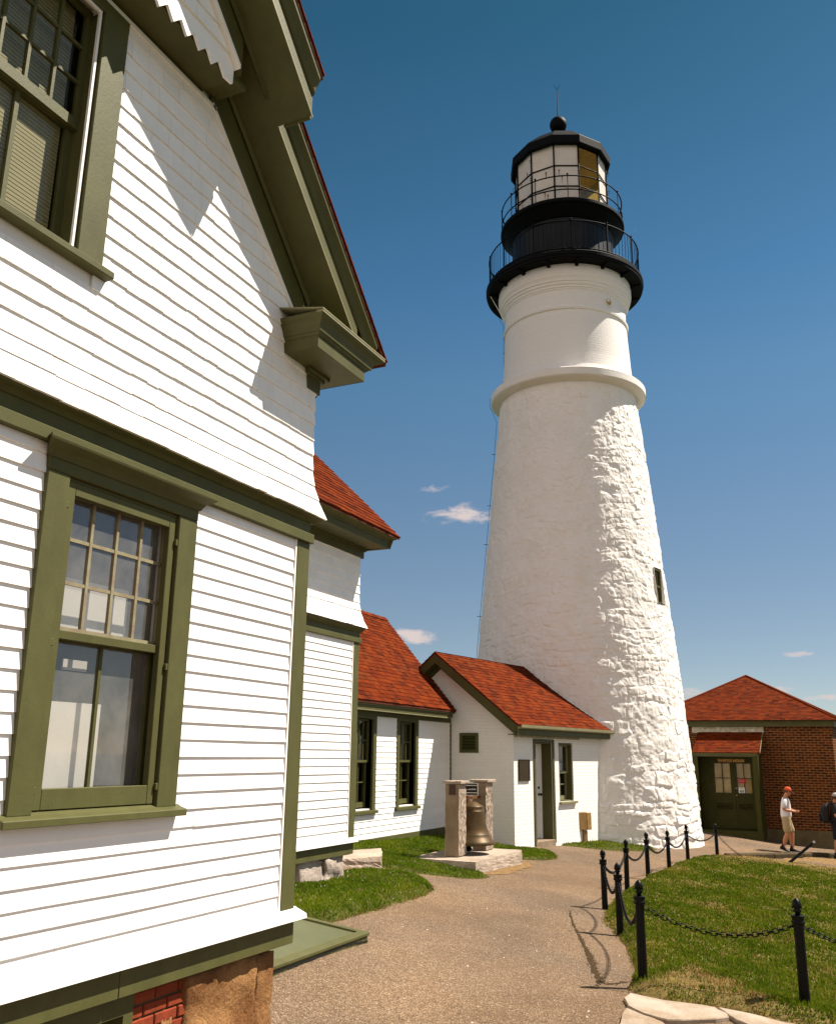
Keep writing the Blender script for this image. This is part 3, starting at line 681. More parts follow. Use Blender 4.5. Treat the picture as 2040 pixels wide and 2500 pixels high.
for L_, n_ in ((L1, 60), (L2, 20), (ISL, 10)):
    P_ = np.array(L_['poly']); k = 0
    while k < n_:
        x, y = rng.uniform(P_[:, 0].min(), min(P_[:, 0].max(), 14.5)), rng.uniform(P_[:, 1].min(), P_[:, 1].max())
        if star_t(L_['poly'], L_['c'], np.array([x]), np.array([y]))[0][0] > .93: continue
        z = float(lawn_height(L_, np.array([x]), np.array([y]))[0]) + rng.uniform(.03, .05); rr = rng.uniform(.004, .0075); i = len(mb.v); k += 1
        mb.v += [(x + p[0] * rr, y + p[1] * rr, z + p[2] * rr) for p in ((1, 0, 0), (0, 1, 0), (-1, 0, 0), (0, -1, 0), (0, 0, .9), (0, 0, -.9))]
        mb.f += [(i + a, i + (a + 1) % 4, i + 4) for a in range(4)] + [(i + (a + 1) % 4, i + a, i + 5) for a in range(4)]
struct(mb.build('clover_flowers', mat_noise('clover_white', (.55, .55, .42), bump=0)), 'stuff', 'tiny white clover heads dotted over the lawns', 'clover')
# bare earth by the monument, dry ground beyond the mound
mb = MB()
for k, pl in enumerate(([(15.3, 5.58), (16.2, 5.55), (17.0, 5.62), (17.5, 5.85), (17.4, 6.0), (17.0, 5.9), (15.4, 5.82), (14.7, 5.72)],)):
    q = smooth_poly(pl, jit=.05); cc = (sum(a for a, b in q) / len(q), sum(b for a, b in q) / len(q))
    for j in range(len(q)):
        a, b = q[j], q[(j + 1) % len(q)]; mb.poly([(*cc, gz(*cc) + .02), (*a, gz(*a) + .006), (*b, gz(*b) + .006)])
struct(mb.build('earth_patch', M['straw'], smooth=True))
mb = grid_mesh(np.arange(25.0, 29.1, .4), np.arange(-4, 2.3, .4), lambda x, y: gza(x, y) + .008 + .03 * np.sin(x * 2.1) * np.sin(y * 1.7), keep=lambda x, y: y < 3.05 - (x - 24.6) * .53)
struct(mb.build('dry_ground', M['straw'], smooth=True))
# timber kerb
mb = MB(); kp = [(24.6, 3.18), (26.2, 2.28), (27.4, 1.65), (28.6, 1.05), (30.4, .1), (33, -1.2)]
for a, b in zip(kp[:-1], kp[1:]):
    t = (Vector(b) - Vector(a)).normalized(); nn = Vector((-t.y, t.x)) * .09
    pts = [(a[0] - nn.x, a[1] - nn.y), (b[0] - nn.x, b[1] - nn.y), (b[0] + nn.x, b[1] + nn.y), (a[0] + nn.x, a[1] + nn.y)]
    mb.hexa([(p[0], p[1], gz(*p) - .1) for p in pts] + [(p[0], p[1], gz(*p) + .12) for p in pts])
struct(mb.build('kerb', M['timber'], bevel=.02))
# debris-filled crack along the path edge, merged with a painted shadow of the chain
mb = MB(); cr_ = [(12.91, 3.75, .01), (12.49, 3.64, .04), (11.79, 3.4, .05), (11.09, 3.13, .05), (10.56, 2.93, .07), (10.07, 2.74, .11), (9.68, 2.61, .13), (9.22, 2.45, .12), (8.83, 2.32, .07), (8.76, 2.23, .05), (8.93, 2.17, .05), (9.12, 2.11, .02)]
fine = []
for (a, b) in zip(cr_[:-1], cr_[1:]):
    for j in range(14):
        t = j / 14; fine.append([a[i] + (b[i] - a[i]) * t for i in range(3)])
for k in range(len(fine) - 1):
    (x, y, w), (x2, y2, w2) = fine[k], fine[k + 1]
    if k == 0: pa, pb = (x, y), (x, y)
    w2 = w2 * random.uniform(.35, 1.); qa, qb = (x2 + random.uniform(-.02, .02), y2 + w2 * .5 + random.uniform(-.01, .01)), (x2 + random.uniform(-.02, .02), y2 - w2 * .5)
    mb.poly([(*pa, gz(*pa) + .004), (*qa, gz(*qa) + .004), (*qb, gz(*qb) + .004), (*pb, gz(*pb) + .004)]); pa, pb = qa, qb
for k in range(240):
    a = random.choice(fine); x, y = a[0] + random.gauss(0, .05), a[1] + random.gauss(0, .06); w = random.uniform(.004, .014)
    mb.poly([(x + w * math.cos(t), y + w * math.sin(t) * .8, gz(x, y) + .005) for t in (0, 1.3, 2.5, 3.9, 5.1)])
struct(mb.build('crack_and_chain_shadow', mat_noise('crack_debris_and_shadow', (.048, .032, .017), rough=.95, amt=.4, scale=30, bump=.4, spec=.03)))
# loose grit on the path
mb = MB()
for k in range(620):
    D_ = random.uniform(4, 14); an = random.uniform(.12, .62); x, y = D_ * math.cos(an), D_ * math.sin(an)
    rr = random.choice((.004, .005, .006, .008, .012)); z = gz(x, y)
    i = len(mb.v); pts = [(1, 0, 0), (0, 1, 0), (-1, 0, 0), (0, -1, 0), (0, 0, .8), (0, 0, -.3)]
    mb.v += [(x + p[0] * rr * random.uniform(.7, 1.3), y + p[1] * rr * random.uniform(.7, 1.3), z + p[2] * rr) for p in pts]
    mb.f += [(i + a, i + (a + 1) % 4, i + 4) for a in range(4)] + [(i + (a + 1) % 4, i + a, i + 5) for a in range(4)]
o = struct(mb.build('gravel', mat_island('loose_grit', [(0, (.2, .15, .1)), (.6, (.36, .29, .22)), (1, (.5, .45, .4))], bump=0)), 'stuff', 'loose pale grit scattered on the asphalt path', 'gravel')

# ------------------------------------------------------------------ keeper's house (gabled front block + rear block)
FY = 3.8; FA = frame((0, FY, 0), (1, 0, 0), (0, -1, 0))
HX = 5.957; UX = 5.985; RX = 2.9; SL = .944; EX, EZ = 6.46, 3.33
roofz = lambda x: EZ + SL * (EX - x) if x > RX else EZ + SL * (EX - (2 * RX - x))
mirx = lambda x: 2 * RX - x
house = empty('keepers_house', (3., 3.8, gz(3, 3.6)), 'white clapboard house with olive green trim and gabled roof, filling the left side', 'house')
# core walls (sheathing behind the boards), with window openings
W1 = (3.495, 4.395, -.30, 1.44); W2 = (2.49, 3.335, 2.76, 4.50)
LX = mirx(UX)
mb = MB()
def strips(mb, F, u0, u1, z0, z1, d0, d1, holes):
    us = sorted({u0, u1, *[h[0] for h in holes], *[h[1] for h in holes]}); 
    for a, b in zip(us[:-1], us[1:]):
        segs = [(z0, z1)]
        for h in holes:
            if a >= h[0] - 1e-6 and b <= h[1] + 1e-6:
                ns = []
                for p, q in segs:
                    if h[2] > p: ns.append((p, min(q, h[2])))
                    if h[3] < q: ns.append((max(p, h[3]), q))
                segs = ns
        for p, q in segs: mb.fbox(F, a, b, d0, d1, p, q)
strips(mb, FA, LX, HX - .02, -1.3, 1.7, -.12, -.013, [W1])
strips(mb, FA, LX, UX - .02, 1.7, 2.62, -.12, -.013, [])
zt = 4.54
hole = W2
# upper sheathing with sloping right/left edge
def up(mb, a, b, z0, z1): mb.fbox(FA, a, b, -.12, -.013, z0, z1)
up(mb, LX, 2.49, 2.62, 3.3); up(mb, 2.49, 3.335, 2.62, 2.76); up(mb, 3.335, UX - .02, 2.62, 2.9)
mb.prism([FA(3.335, -.013, 2.9), FA(UX - .02, -.013, 2.9), FA(5.75, -.013, 3.75), FA(4.35, -.013, 5.1), FA(3.335, -.013, 5.1)], (0, .107, 0))
mb.prism([FA(LX, -.013, 3.3), FA(2.49, -.013, 3.3), FA(2.49, -.013, 5.1), FA(1.45, -.013, 5.1), FA(LX + .25, -.013, 3.75)], (0, .107, 0))
up(mb, 2.49, 3.335, 4.5, 5.1)
mb.box(HX - .15, HX - .013, 3.93, 11, -1.3, 3.05); mb.box(LX, LX + .12, 3.93, 11, -1.3, 3.05); mb.box(LX, HX - .02, 10.9, 11, -1.3, 6.)
mb.build('wall_core', M['white_flat'], house)
# lower clapboards
mb = MB(); zs = [-1.075 + .1047 * k for k in range(27)]; zs = [z for z in zs if z < 1.61] + [1.625]
siding(mb, FA, LX, 5.80, zs, holes=[(3.34, 4.575, -.33, 1.60)], thick=.015)
FS = frame((HX, 0, 0), (0, 1, 0), (1, 0, 0))
siding(mb, FS, 3.95, 6.2, zs, thick=.015)
mb.build('clapboard_wall', M['white'], house)
# corner boards
mb = MB(); mb.box(5.795, HX + .012, FY - .024, FY + .01, -1.08, 1.606); mb.box(HX - .002, HX + .014, FY + .01, FY + .15, -1.08, 1.606)
mb.build('corner_board', M['green'], house, bevel=.004)
mb = MB(); mb.box(5.778, 5.794, FY - .019, FY + .01, -1.08, 1.606); mb.build('corner_bead', M['white_flat'], house)
# water table: white drip cap, green skirt
mb = MB()
prof = [(.0, -1.065), (-.012, -1.065), (-.075, -1.118), (-.078, -1.147), (.0, -1.147)]
rings = []
for (x, sx) in ((LX, 0), (5.985, 1)):
    rings.append([(x + (-o if sx else 0), FY + o, z) for o, z in prof])
mb.loft(rings)
mb.loft([[(5.985 - o, FY + o, z) for o, z in prof], [(5.985 - o, 6.25, z) for o, z in prof]])
mb.build('drip_cap', M['white_flat'], house)
mb = MB(); mb.box(LX, 4.235, FY - .022, FY + .05, -1.305, -1.148); mb.box(4.24, 5.978, FY - .022, FY + .05, -1.305, -1.148); mb.box(5.93, 5.979, FY + .05, 6.2, -1.305, -1.148)
mb.build('skirt_board', M['green'], house, bevel=.003)
# foundation: fieldstone corner, bricks, dark cellar opening with window
def rock(mb, x0, x1, y0, y1, z0, z1, n=7, amp=.02, seed=0, bulge=.03, sm=1.):
    """hewn block: subdivided box with rounded, irregular faces"""
    rr = np.random.default_rng(seed); bm = bmesh.new(); bmesh.ops.create_cube(bm, size=1.)
    bmesh.ops.subdivide_edges(bm, edges=bm.edges[:], cuts=n, use_grid_fill=True)
    ph = rr.uniform(0, 6, (3, 3)); fr = rr.uniform(5, 13, (3, 3))
    c = ((x0 + x1) / 2, (y0 + y1) / 2, (z0 + z1) / 2); sz = (x1 - x0, y1 - y0, z1 - z0)
    i = len(mb.v); idx = {}
    for v in bm.verts:
        p = np.array(v.co); e = np.sort(np.abs(p))[::-1]
        rnd = 1 - .06 * max(0, e[0] + e[1] - .8) / .2 * .5
        q = np.array([c[k] + p[k] * sz[k] * rnd for k in range(3)])
        for k in range(3):
            q[k] += sm * amp * (math.sin(fr[k][0] * q[0] + ph[k][0]) * math.sin(fr[k][1] * q[1] * 1.3 + ph[k][1]) + .6 * math.sin(fr[k][2] * q[2] * 1.7 + ph[k][2] + 3 * q[0])) + rr.normal(0, amp * .3)
        idx[v] = len(mb.v); mb.v.append(tuple(q))
    for f in bm.faces: mb.f.append(tuple(idx[v] for v in f.verts))
    bm.free()
mb = MB(); rock(mb, 4.86, 5.66, 3.845, 4.2, -2.0, -1.318, n=16, amp=.017, seed=3); rock(mb, 5.655, 5.87, 3.85, 4.3, -1.93, -1.345, n=9, amp=.008, seed=4); rock(mb, 5.5, 5.9, 4.3, 6.1, -2.0, -1.32, n=6, amp=.02, seed=5)
rock(mb, 4.70, 4.80, 3.86, 4.1, -1.95, -1.53, n=7, amp=.012, seed=8)
rock(mb, 4.80, 4.88, 3.885, 4.1, -1.80, -1.52, n=6, amp=.009, seed=9)
mb.build('foundation_stone', M['fieldstone'], house, smooth=True)
mb = MB()
for k in range(9):
    z1 = -1.332 - k * .072
    for j in range(4):
        a = 4.44 + j * .205 - (.1 if k % 2 else 0); b = a + .195; a = max(a, 4.44 + random.uniform(0, .008)); b = min(b, 4.95)
        if b - a < .03: continue
        dd = .006 if k == 0 else 0
        mb.box(a, b, 3.852 + dd + random.uniform(-.004, .004), 4.0, z1 - .062, z1)
mb.build('foundation_brick', M['brick_single'], house, smooth=False, bevel=.006)
mb = MB(); mb.box(4.44, 4.95, 3.87, 4.0, -2.1, -1.32); mb.box(LX, 3.2, 3.86, 4.1, -2.2, -1.3); mb.build('foundation_mortar', M['concrete'], house)
mb = MB(); mb.box(4.36, 4.438, 3.84, 4.05, -2.1, -1.31); mb.box(3.2, 4.36, 3.84, 4.05, -1.42, -1.31); sash(mb, frame((0, 4.0, 0), (1, 0, 0), (0, -1, 0)), 3.2, 4.36, -2.0, -1.42, 0, 3, 1)
mb.build('cellar_window_frame', M['green'], house)
room(frame((0, 4.02, 0), (1, 0, 0), (0, -1, 0)), 3.15, 4.4, -2.2, -1.38, -.02, .6).build('cellar_dark', M['dark'], house)
# belt course under the flare
mb = MB(); mb.box(LX, HX + .03, FY - .052, FY + .01, 1.606, 1.682); mb.box(HX - .05, HX + .031, FY + .01, 6.2, 1.606, 1.682)
mb.box(LX, HX + .02, FY - .018, FY + .01, 1.684, 1.79); mb.box(HX - .05, HX + .021, FY + .01, 6.2, 1.684, 1.79)
mb.build('belt_board', M['green'], house, bevel=.004)
mb = MB()
prof = [(.0, 1.772), (.028, 1.776), (.04, 1.79), (.052, 1.80), (.085, 1.812), (.085, 1.826), (.0, 1.832)]
mb.loft([[(LX, FY - o, z) for o, z in prof], [(UX + o - .01, FY - o, z) for o, z in prof]]); mb.loft([[(UX + o - .01, FY - o, z) for o, z in prof], [(UX + o - .01, 6.2, z) for o, z in prof]])
mb.build('flare_moulding', M['green'], house)
# upper shingled wall with flared foot
zs = [1.824, 1.975, 2.098, 2.23, 2.355, 2.484, 2.616, 2.748, 2.88]
while zs[-1] < 4.55: zs.append(zs[-1] + .1315)
outs = [.093, .042, .013, .002] + [0] * 40
rakew = lambda z: 4.401 + (4.54 - z) / SL
def ur(z):
    e = np.interp(z, [1.824, 1.975, 2.098, 2.23], [.093, .042, .013, 0]) if z < 2.23 else 0
    return min(UX + e, rakew(max(z, 2.85)) + .02)
ul = lambda z: mirx(ur(z))
mb = MB(); wall_shingles(mb, FA, ul, ur, [z for z in zs if z < 4.5] + [4.56], holes=[(2.35, 3.50, 2.70, 4.56)], outs=outs, w=(.10, .22))
FSU = frame((UX, 0, 0), (0, 1, 0), (1, 0, 0))
wall_shingles(mb, FSU, lambda z: FY, lambda z: 6.2, zs[:9] + [3.0], outs=outs)
mb.build('shingle_wall', M['white'], house)
# thin trim along the rake of the wall
def rakeP(x, y, d): return (x, y, roofz(x) - d)
mb = MB()
mb.loft([[rakeP(x, FY - .03, .70), rakeP(x, FY + .01, .70), rakeP(x, FY + .01, .735), rakeP(x, FY - .03, .735)] for x in (4.40, 5.60)])
mb.box(1.40, 4.44, FY - .03, FY + .01, 4.525, 4.555)
mb.build('rake_bead', M['white_flat'], house)
# rake frieze board on the wall, soffit, fascia and crown of the lower rake
def rake(mb, prof, x0, x1, left=False):
    g = (lambda x: x) if not left else mirx
    mb.loft([[(g(x), y, roofz(x) - d) for y, d in prof] for x in (x0, x1)])
XN = 4.80
for lf in (False, True):
    mb = MB()
    rake(mb, [(3.772, .36), (3.80, .36), (3.80, .705), (3.772, .70)], 4.38, 5.70, lf)
    rake(mb, [(3.735, .355), (3.772, .355), (3.772, .40), (3.752, .43), (3.735, .40)], 4.38, 5.75, lf)
    rake(mb, [(3.478, .335), (3.80, .345), (3.80, .365), (3.478, .357)], XN - .01, 5.95, lf)          # soffit
    rake(mb, [(3.470, .17), (3.494, .17), (3.494, .362), (3.470, .362)], XN - .01, 6.08, lf)            # fascia
    rake(mb, [(3.405, .035), (3.47, .035), (3.47, .195), (3.462, .195), (3.45, .17), (3.44, .12), (3.41, .075)], XN, 6.33, lf)  # crown
    mb.build('rake_trim', M['green'], house)
mb = MB(); rake(mb, [(3.466, .352), (3.4715, .352), (3.4715, .366), (3.466, .366)], XN, 6.05); rake(mb, [(3.172, .352), (3.1775, .352), (3.1775, .366), (3.172, .366)], RX, XN)
mb.build('rake_lit_edge', M['cream'], house)  # pale strip; the sunlit edge line of the rake is put into its colour
# projecting upper gable: zigzag shingled face, soffit, rake
GY = 3.51; FG = frame((0, GY, 0), (1, 0, 0), (0, -1, 0))
mb = MB(); x = 4.276; pts = [(4.278, 4.70), (4.278, 4.545)]
per = .1345; n = 0; cur = 4.128
bot = []
while cur > 1.6:
    bot.append((cur, 4.536)); bot.append((cur - .05, 4.604)); bot.append((cur - .056, 4.612)); bot.append((cur - .066, 4.604)); cur -= per
mb.fbox(FG, cur, 4.278, -.02, .0, 4.6125, 4.76)
c0 = 4.278
while c0 > 1.7:
    w_ = .15 if c0 > 4.2 else per; l_ = c0 - w_
    mb.prism([FG(l_, 0, 4.612), FG(l_ + .062, 0, 4.536), FG(c0 - (.001 if c0 > 4.2 else .012), 0, 4.545 if c0 > 4.2 else 4.604), FG(c0 - .001, 0, 4.612)], (0, .02, 0)); c0 = l_
zz = 4.74; zsg = [zz + .13 * k for k in range(19)]
wall_shingles(mb, FG, lambda z: mirx(min(4.275, 4.985 - (z - 4.0) * 1.06 + .04)), lambda z: min(4.275, EX - (z + .70 - EZ) / SL), [z for z in zsg if z < 6.6], outs=None)
mb.build('zigzag_gable_shingles', M['white'], house)
mb = MB(); mb.box(mirx(4.45), 4.45, GY + .021, FY - .0, 4.622, 4.66); mb.box(mirx(4.29), 4.29, GY + .03, FY, 4.59, 4.621)
for lf in (False, True):
    rake(mb, [(GY - .028, .36), (GY + .03, .36), (GY + .03, .70), (GY - .028, .70)], RX, 4.33, lf)
    rake(mb, [(GY - .06, .355), (GY - .028, .355), (GY - .028, .40), (GY - .045, .42)], RX, 4.62, lf)
    rake(mb, [(3.178, .335), (FY, .345), (FY, .37), (3.178, .359)], RX, XN - .012, lf)
    rake(mb, [(3.1765, .17), (3.20, .17), (3.20, .364), (3.1765, .364)], RX, XN - .012, lf)
    rake(mb, [(3.112, .035), (3.176, .035), (3.176, .195), (3.168, .195), (3.155, .17), (3.145, .12), (3.117, .075)], RX, XN - .012, lf)
    g = (lambda x: x) if not lf else mirx
    mb.prism([(g(XN - .012), 3.115, roofz(XN) - .04), (g(XN - .012), 3.42, roofz(XN) - .04), (g(XN - .012), 3.42, roofz(XN) - .372), (g(XN - .012), 3.19, roofz(XN) - .372), (g(XN - .012), 3.19, roofz(XN) - .19)], (.014 if not lf else -.014, 0, 0))
mb.build('upper_gable_trim', M['green'], house)
mb = MB(); 
for lf in (False, True): rake(mb, [(GY - .05, .68), (GY + .01, .68), (GY + .01, .715), (GY - .05, .715)], RX, 4.29, lf)
mb.build('upper_gable_bead', M['white_flat'], house)
# roof slabs and shingle tabs
mb = MB()
for lf in (False, True):
    g = (lambda x: x) if not lf else mirx
    for (y0, y1, xa, xb) in ((3.40, 11.1, RX, EX + .02), (3.107, 3.40, RX, XN + .012)):
        mb.loft([[(g(x), y0, roofz(x) + .005), (g(x), y1, roofz(x) + .005), (g(x), y1, roofz(x) - .035), (g(x), y0, roofz(x) - .035)] for x in (xa, xb)])
mb.build('roof_deck', M['roof_base'], house)
mb = MB(); ln = math.hypot(1, SL); Vv = Vector((-1, 0, SL)) / ln; tot = (EX - RX) * ln
xn = (EX - XN - .012) * ln
for lf in (False, True):
    Vu = Vv if not lf else Vector((1, 0, SL)) / ln
    roof_tabs(mb, (EX + .02 if not lf else mirx(EX + .02), 3.388, EZ - .015), (0, 1, 0), Vu, lambda v: ((0 if v < xn else -.293), 2.9), tot)
mb.build('roof_shingles', M['shingle'], house)
# cornice return at the eave and the side eave
mb = MB()
XL, XRr = 5.49, 6.25
prof = [(.0, 3.055), (.0, 3.15), (.012, 3.155), (.016, 3.175), (.028, 3.18), (.035, 3.22), (.055, 3.265), (.078, 3.285), (.082, 3.30), (.082, 3.318), (.0, 3.33)]
def cor(o): return [(XL - o, 3.48 - o), (XRr + o * 2.1, 3.48 - o)]
mb.loft([[(XL - o, FY, z) for o, z in prof], [(XL - o, 3.48 - o, z) for o, z in prof], [(XRr + o * 2.4, 3.48 - o, z) for o, z in prof], [(XRr + o * 2.4, 11, z) for o, z in prof]], cap=False, closed=False)
mb.poly([(XL, 3.48, 3.058), (XRr, 3.48, 3.058), (XRr, 3.83, 3.058), (XL, 3.83, 3.058)]); mb.poly([(5.95, 3.83, 3.058), (XRr, 3.83, 3.058), (XRr, 11, 3.058), (5.95, 11, 3.058)])
mb.box(5.835, 6.03, FY - .02, FY + .01, 2.895, 3.057); mb.box(UX - .02, 6.032, FY + .01, 11, 2.88, 3.057)
mb.box(5.80, 6.05, FY - .045, FY - .02, 3.005, 3.056); mb.box(6.032, 6.06, FY - .045, 11, 3.005, 3.056); mb.box(5.78, 6.08, FY - .075, FY - .045, 3.03, 3.0565); mb.box(6.06, 6.09, FY - .075, 11, 3.03, 3.0565)
mb.build('cornice', M['green'], house, bevel=.002)
mb = MB(); mb.prism([(XL - .09, 3.39, 3.319), (EX - .01, 3.39, 3.319), (EX - .01, FY, 3.40), (XL - .09, FY, 3.40)], (0, 0, .012)); mb.prism([(XL - .085, 3.393, 3.30), (EX - .01, 3.393, 3.30), (EX - .01, 3.45, 3.30), (XL - .085, 3.45, 3.30)], (0, 0, .018))
mb.build('cornice_cap', M['cream'], house)
# ---- lower window
win = MB()
win.fbox(FA, 3.33, 3.485, .0, .034, -.318, 1.46); win.fbox(FA, 4.405, 4.58, .0, .034, -.318, 1.46); win.fbox(FA, 3.33, 4.58, .0, .036, 1.461, 1.60); win.fbox(FA, 3.487, 4.403, -.08, .009, 1.4405, 1.4608)
for a, b in ((3.485, 3.495), (4.395, 4.405)): win.fbox(FA, a, b, -.10, .004, -.31, 1.46)
wo = win.build('window', M['green'], house, bevel=.004)
wo['label'] = 'lower sash window with a wide green casing and moulded head'
mb = MB(); prof = [(.0, 1.53), (.045, 1.53), (.055, 1.55), (.07, 1.572), (.10, 1.59), (.118, 1.60), (.122, 1.612), (.122, 1.628), (.0, 1.652)]
mb.loft([[FA(3.33 - max(o - .04, 0), o, z) for o, z in prof], [FA(4.58 + max(o - .04, 0), o, z) for o, z in prof]]); mb.build('window_head', M['green'], wo)
mb = MB(); mb.loft([[FA(x, o, z) for o, z in ((-.1, -.285), (.0, -.300), (.035, -.3185), (.085, -.333), (.085, -.372), (.0, -.365))] for x in (3.27, 4.625)]); mb.build('window_sill', M['green'], wo, bevel=.004)
mb = MB()   # outer storm frame
mb.fbox(FA, 3.499, 3.553, -.03, .012, -.297, 1.44); mb.fbox(FA, 4.338, 4.391, -.03, .012, -.297, 1.44); mb.fbox(FA, 3.553, 4.338, -.03, .0115, 1.367, 1.44); mb.fbox(FA, 3.553, 4.338, -.03, .0115, -.297, -.192)
for (u, z) in ((3.49, 1.3), (3.49, .55), (3.485, -.2), (4.40, 1.28), (4.40, .5), (4.40, -.2)):
    mb.fbox(FA, u - .012, u + .012, .012, .03, z - .02, z + .02)
mb.build('storm_frame', M['green'], wo, bevel=.003)
WS = mat_noise('sunlit_worn_sash', (.20, .195, .115), rough=.6, amt=.25, scale=14, bump=.2, col2=(.19, .13, .085))  # worn sash paint with the sunlight on its muntins put into the pale tone
mb = MB(); sash(mb, FA, 3.52, 4.41, .60, 1.42, -.045, 4, 3, mun=.020, dep=.03); mb.build('upper_sash', WS, wo)
mb = MB(); sash(mb, FA, 3.52, 4.41, -.28, .625, -.078, 2, 1, mun=.022, top=.05, bot=.07, dep=.03); mb.build('lower_sash', M['green'], wo)
mb = MB(); mb.fbox(FA, 3.553, 4.338, -.05, -.008, .578, .626); mb.build('meeting_rail', M['green'], wo, bevel=.003)
pane(FA, 3.55, 4.37, .62, 1.39, -.062).build('glass', M['glass_hazy'], wo); pane(FA, 3.55, 4.37, -.22, .60, -.095).build('glass', M['glass_hazy'], wo)
mb = MB(); mb.fbox(FA, 3.50, 4.08, -.17, -.16, -.30, .26); mb.fbox(FA, 3.50, 4.22, -.17, -.16, .60, .95); mb.fbox(FA, 3.50, 3.74, -.21, -.20, .42, .52); mb.fbox(FA, 3.80, 3.98, -.21, -.20, .44, .50)
mb.build('window_board', M['curtain'], wo)
room(FA, 3.40, 4.48, -.5, 1.6, -.121, 1.4).build('window_interior', M['interior'], wo)
# ---- upper window
win = MB(); win.fbox(FA, 3.329, 3.341, -.12, .004, 2.77, 4.44); win.fbox(FA, 2.475, 2.489, -.12, .004, 2.77, 4.44); win.fbox(FA, 3.342, 3.54, .0, .034, 2.765, 4.515); win.fbox(FA, 2.29, 2.485, .0, .034, 2.765, 4.515); win.fbox(FA, 2.29, 3.54, .0, .036, 4.44, 4.519)
wo = win.build('window', M['green'], house, bevel=.004); wo['label'] = 'upper gable window with a white storm frame and drawn blind'
mb = MB(); mb.loft([[FA(x, o, z) for o, z in ((-.1, 2.775), (.0, 2.765), (.075, 2.755), (.075, 2.712), (.0, 2.705))] for x in (2.2, 3.60)]); mb.build('window_sill', M['green'], wo, bevel=.004)
mb = MB(); mb.fbox(FA, 3.312, 3.328, -.004, .014, 2.768, 4.44); mb.fbox(FA, 2.49, 2.506, -.004, .014, 2.768, 4.44); mb.fbox(FA, 2.506, 3.312, -.004, .0138, 2.768, 2.786); mb.fbox(FA, 2.506, 3.312, -.004, .0138, 4.42, 4.44); mb.build('storm_frame', M['white_flat'], wo)
mb = MB(); sash(mb, FA, 2.52, 3.34, 3.60, 4.46, -.07, 4, 3, mun=.02, bot=.07); mb.build('upper_sash', M['green'], wo)
mb = MB(); sash(mb, FA, 2.52, 3.34, 2.77, 3.64, -.11, 2, 1, mun=.028, bot=.06, stile=.06); mb.build('lower_sash', M['green'], wo)
pane(FA, 2.56, 3.3, 3.65, 4.44, -.09).build('glass', M['glass_door'], wo); pane(FA, 2.56, 3.3, 2.8, 3.62, -.13).build('glass', M['glass_door'], wo)
mb = MB()
for k in range(64): mb.fbox(FA, 2.53, 3.27, -.165, -.15, 2.8 + k * .026, 2.8 + k * .026 + .021)
mb.build('window_blind', mat_noise('tan_blind', (.25, .215, .12), rough=.7, amt=.06, bump=0), wo)
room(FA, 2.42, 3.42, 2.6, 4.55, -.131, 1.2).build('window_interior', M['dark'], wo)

# ---- rear block of the house
BY = 6.28; FB = frame((0, BY, 0), (1, 0, 0), (0, -1, 0)); BX = 11.30
mb = MB(); mb.box(HX - .1, BX - .02, BY + .013, BY + .15, -1.3, 3.); mb.box(BX - .15, BX - .02, BY + .15, 11.5, -1.3, 3.); mb.build('wall_core', M['white_flat'], house)
mb = MB(); zs = [-1.085 + .1035 * k for k in range(27)]; zs = [z for z in zs if z < 1.50] + [1.53]
siding(mb, FB, 6.0, 11.15, zs, thick=.015); mb.build('clapboard_wall', M['white'], house)
mb = MB(); mb.box(11.155, 11.31, BY - .024, BY + .01, -1.10, 1.52); mb.box(11.28, 11.312, BY + .01, BY + .12, -1.10, 1.52); mb.build('corner_board', M['green'], house, bevel=.004)
mb = MB(); mb.box(11.138, 11.154, BY - .019, BY + .01, -1.08, 1.52); mb.build('corner_bead', M['white_flat'], house)
mb = MB(); prof = [(.0, -1.075), (-.012, -1.075), (-.07, -1.112), (-.073, -1.138), (.0, -1.138)]
mb.loft([[(6.0, BY + o, z) for o, z in prof], [(11.32 - o * .4, BY + o, z) for o, z in prof]]); mb.build('drip_cap', M['white_flat'], house)
mb = MB(); mb.box(6.0, 11.30, BY - .022, BY + .05, -1.29, -1.139); mb.build('skirt_board', M['green'], house, bevel=.003)
mb = MB(); rock(mb, 9.6, 10.02, 6.33, 6.6, -1.75, -1.30, n=7, amp=.02, seed=11); rock(mb, 10.03, 10.62, 6.30, 6.6, -1.75, -1.302, n=9, amp=.02, seed=12); rock(mb, 10.64, 11.19, 6.29, 6.6, -1.75, -1.30, n=9, amp=.03, seed=13); rock(mb, 8.2, 9.58, 6.32, 6.6, -1.75, -1.30, n=8, amp=.02, seed=14)
mb.build('foundation_stone', M['palestone'], house, smooth=True)
mb = MB(); mb.box(6.1, 11.16, 6.40, 6.7, -1.8, -1.30); mb.build('foundation_mortar', M['concrete'], house)
mb = MB(); mb.box(6.0, 11.34, BY - .045, BY + .01, 1.52, 1.588); mb.box(6.0, 11.33, BY - .016, BY + .01, 1.589, 1.70); mb.build('belt_board', M['green'], house, bevel=.004)
mb = MB(); prof = [(.0, 1.66), (.028, 1.664), (.04, 1.68), (.052, 1.69), (.085, 1.722), (.085, 1.738), (.0, 1.745)]
mb.loft([[(6.0, BY - o, z) for o, z in prof], [(BX + o, BY - o, z) for o, z in prof]]); mb.build('flare_moulding', M['green'], house)
zs = [1.738, 1.855, 1.982, 2.097, 2.224, 2.355, 2.49, 2.62, 2.75, 2.80]; outs = [.093, .045, .014, .002] + [0] * 20
def br(z): return BX + (np.interp(z, [1.738, 1.855, 1.982, 2.097], [.093, .045, .014, 0]) if z < 2.097 else 0)
mb = MB(); wall_shingles(mb, FB, lambda z: 6.0, br, zs, outs=outs, w=(.12, .26)); mb.build('shingle_wall', M['white'], house)
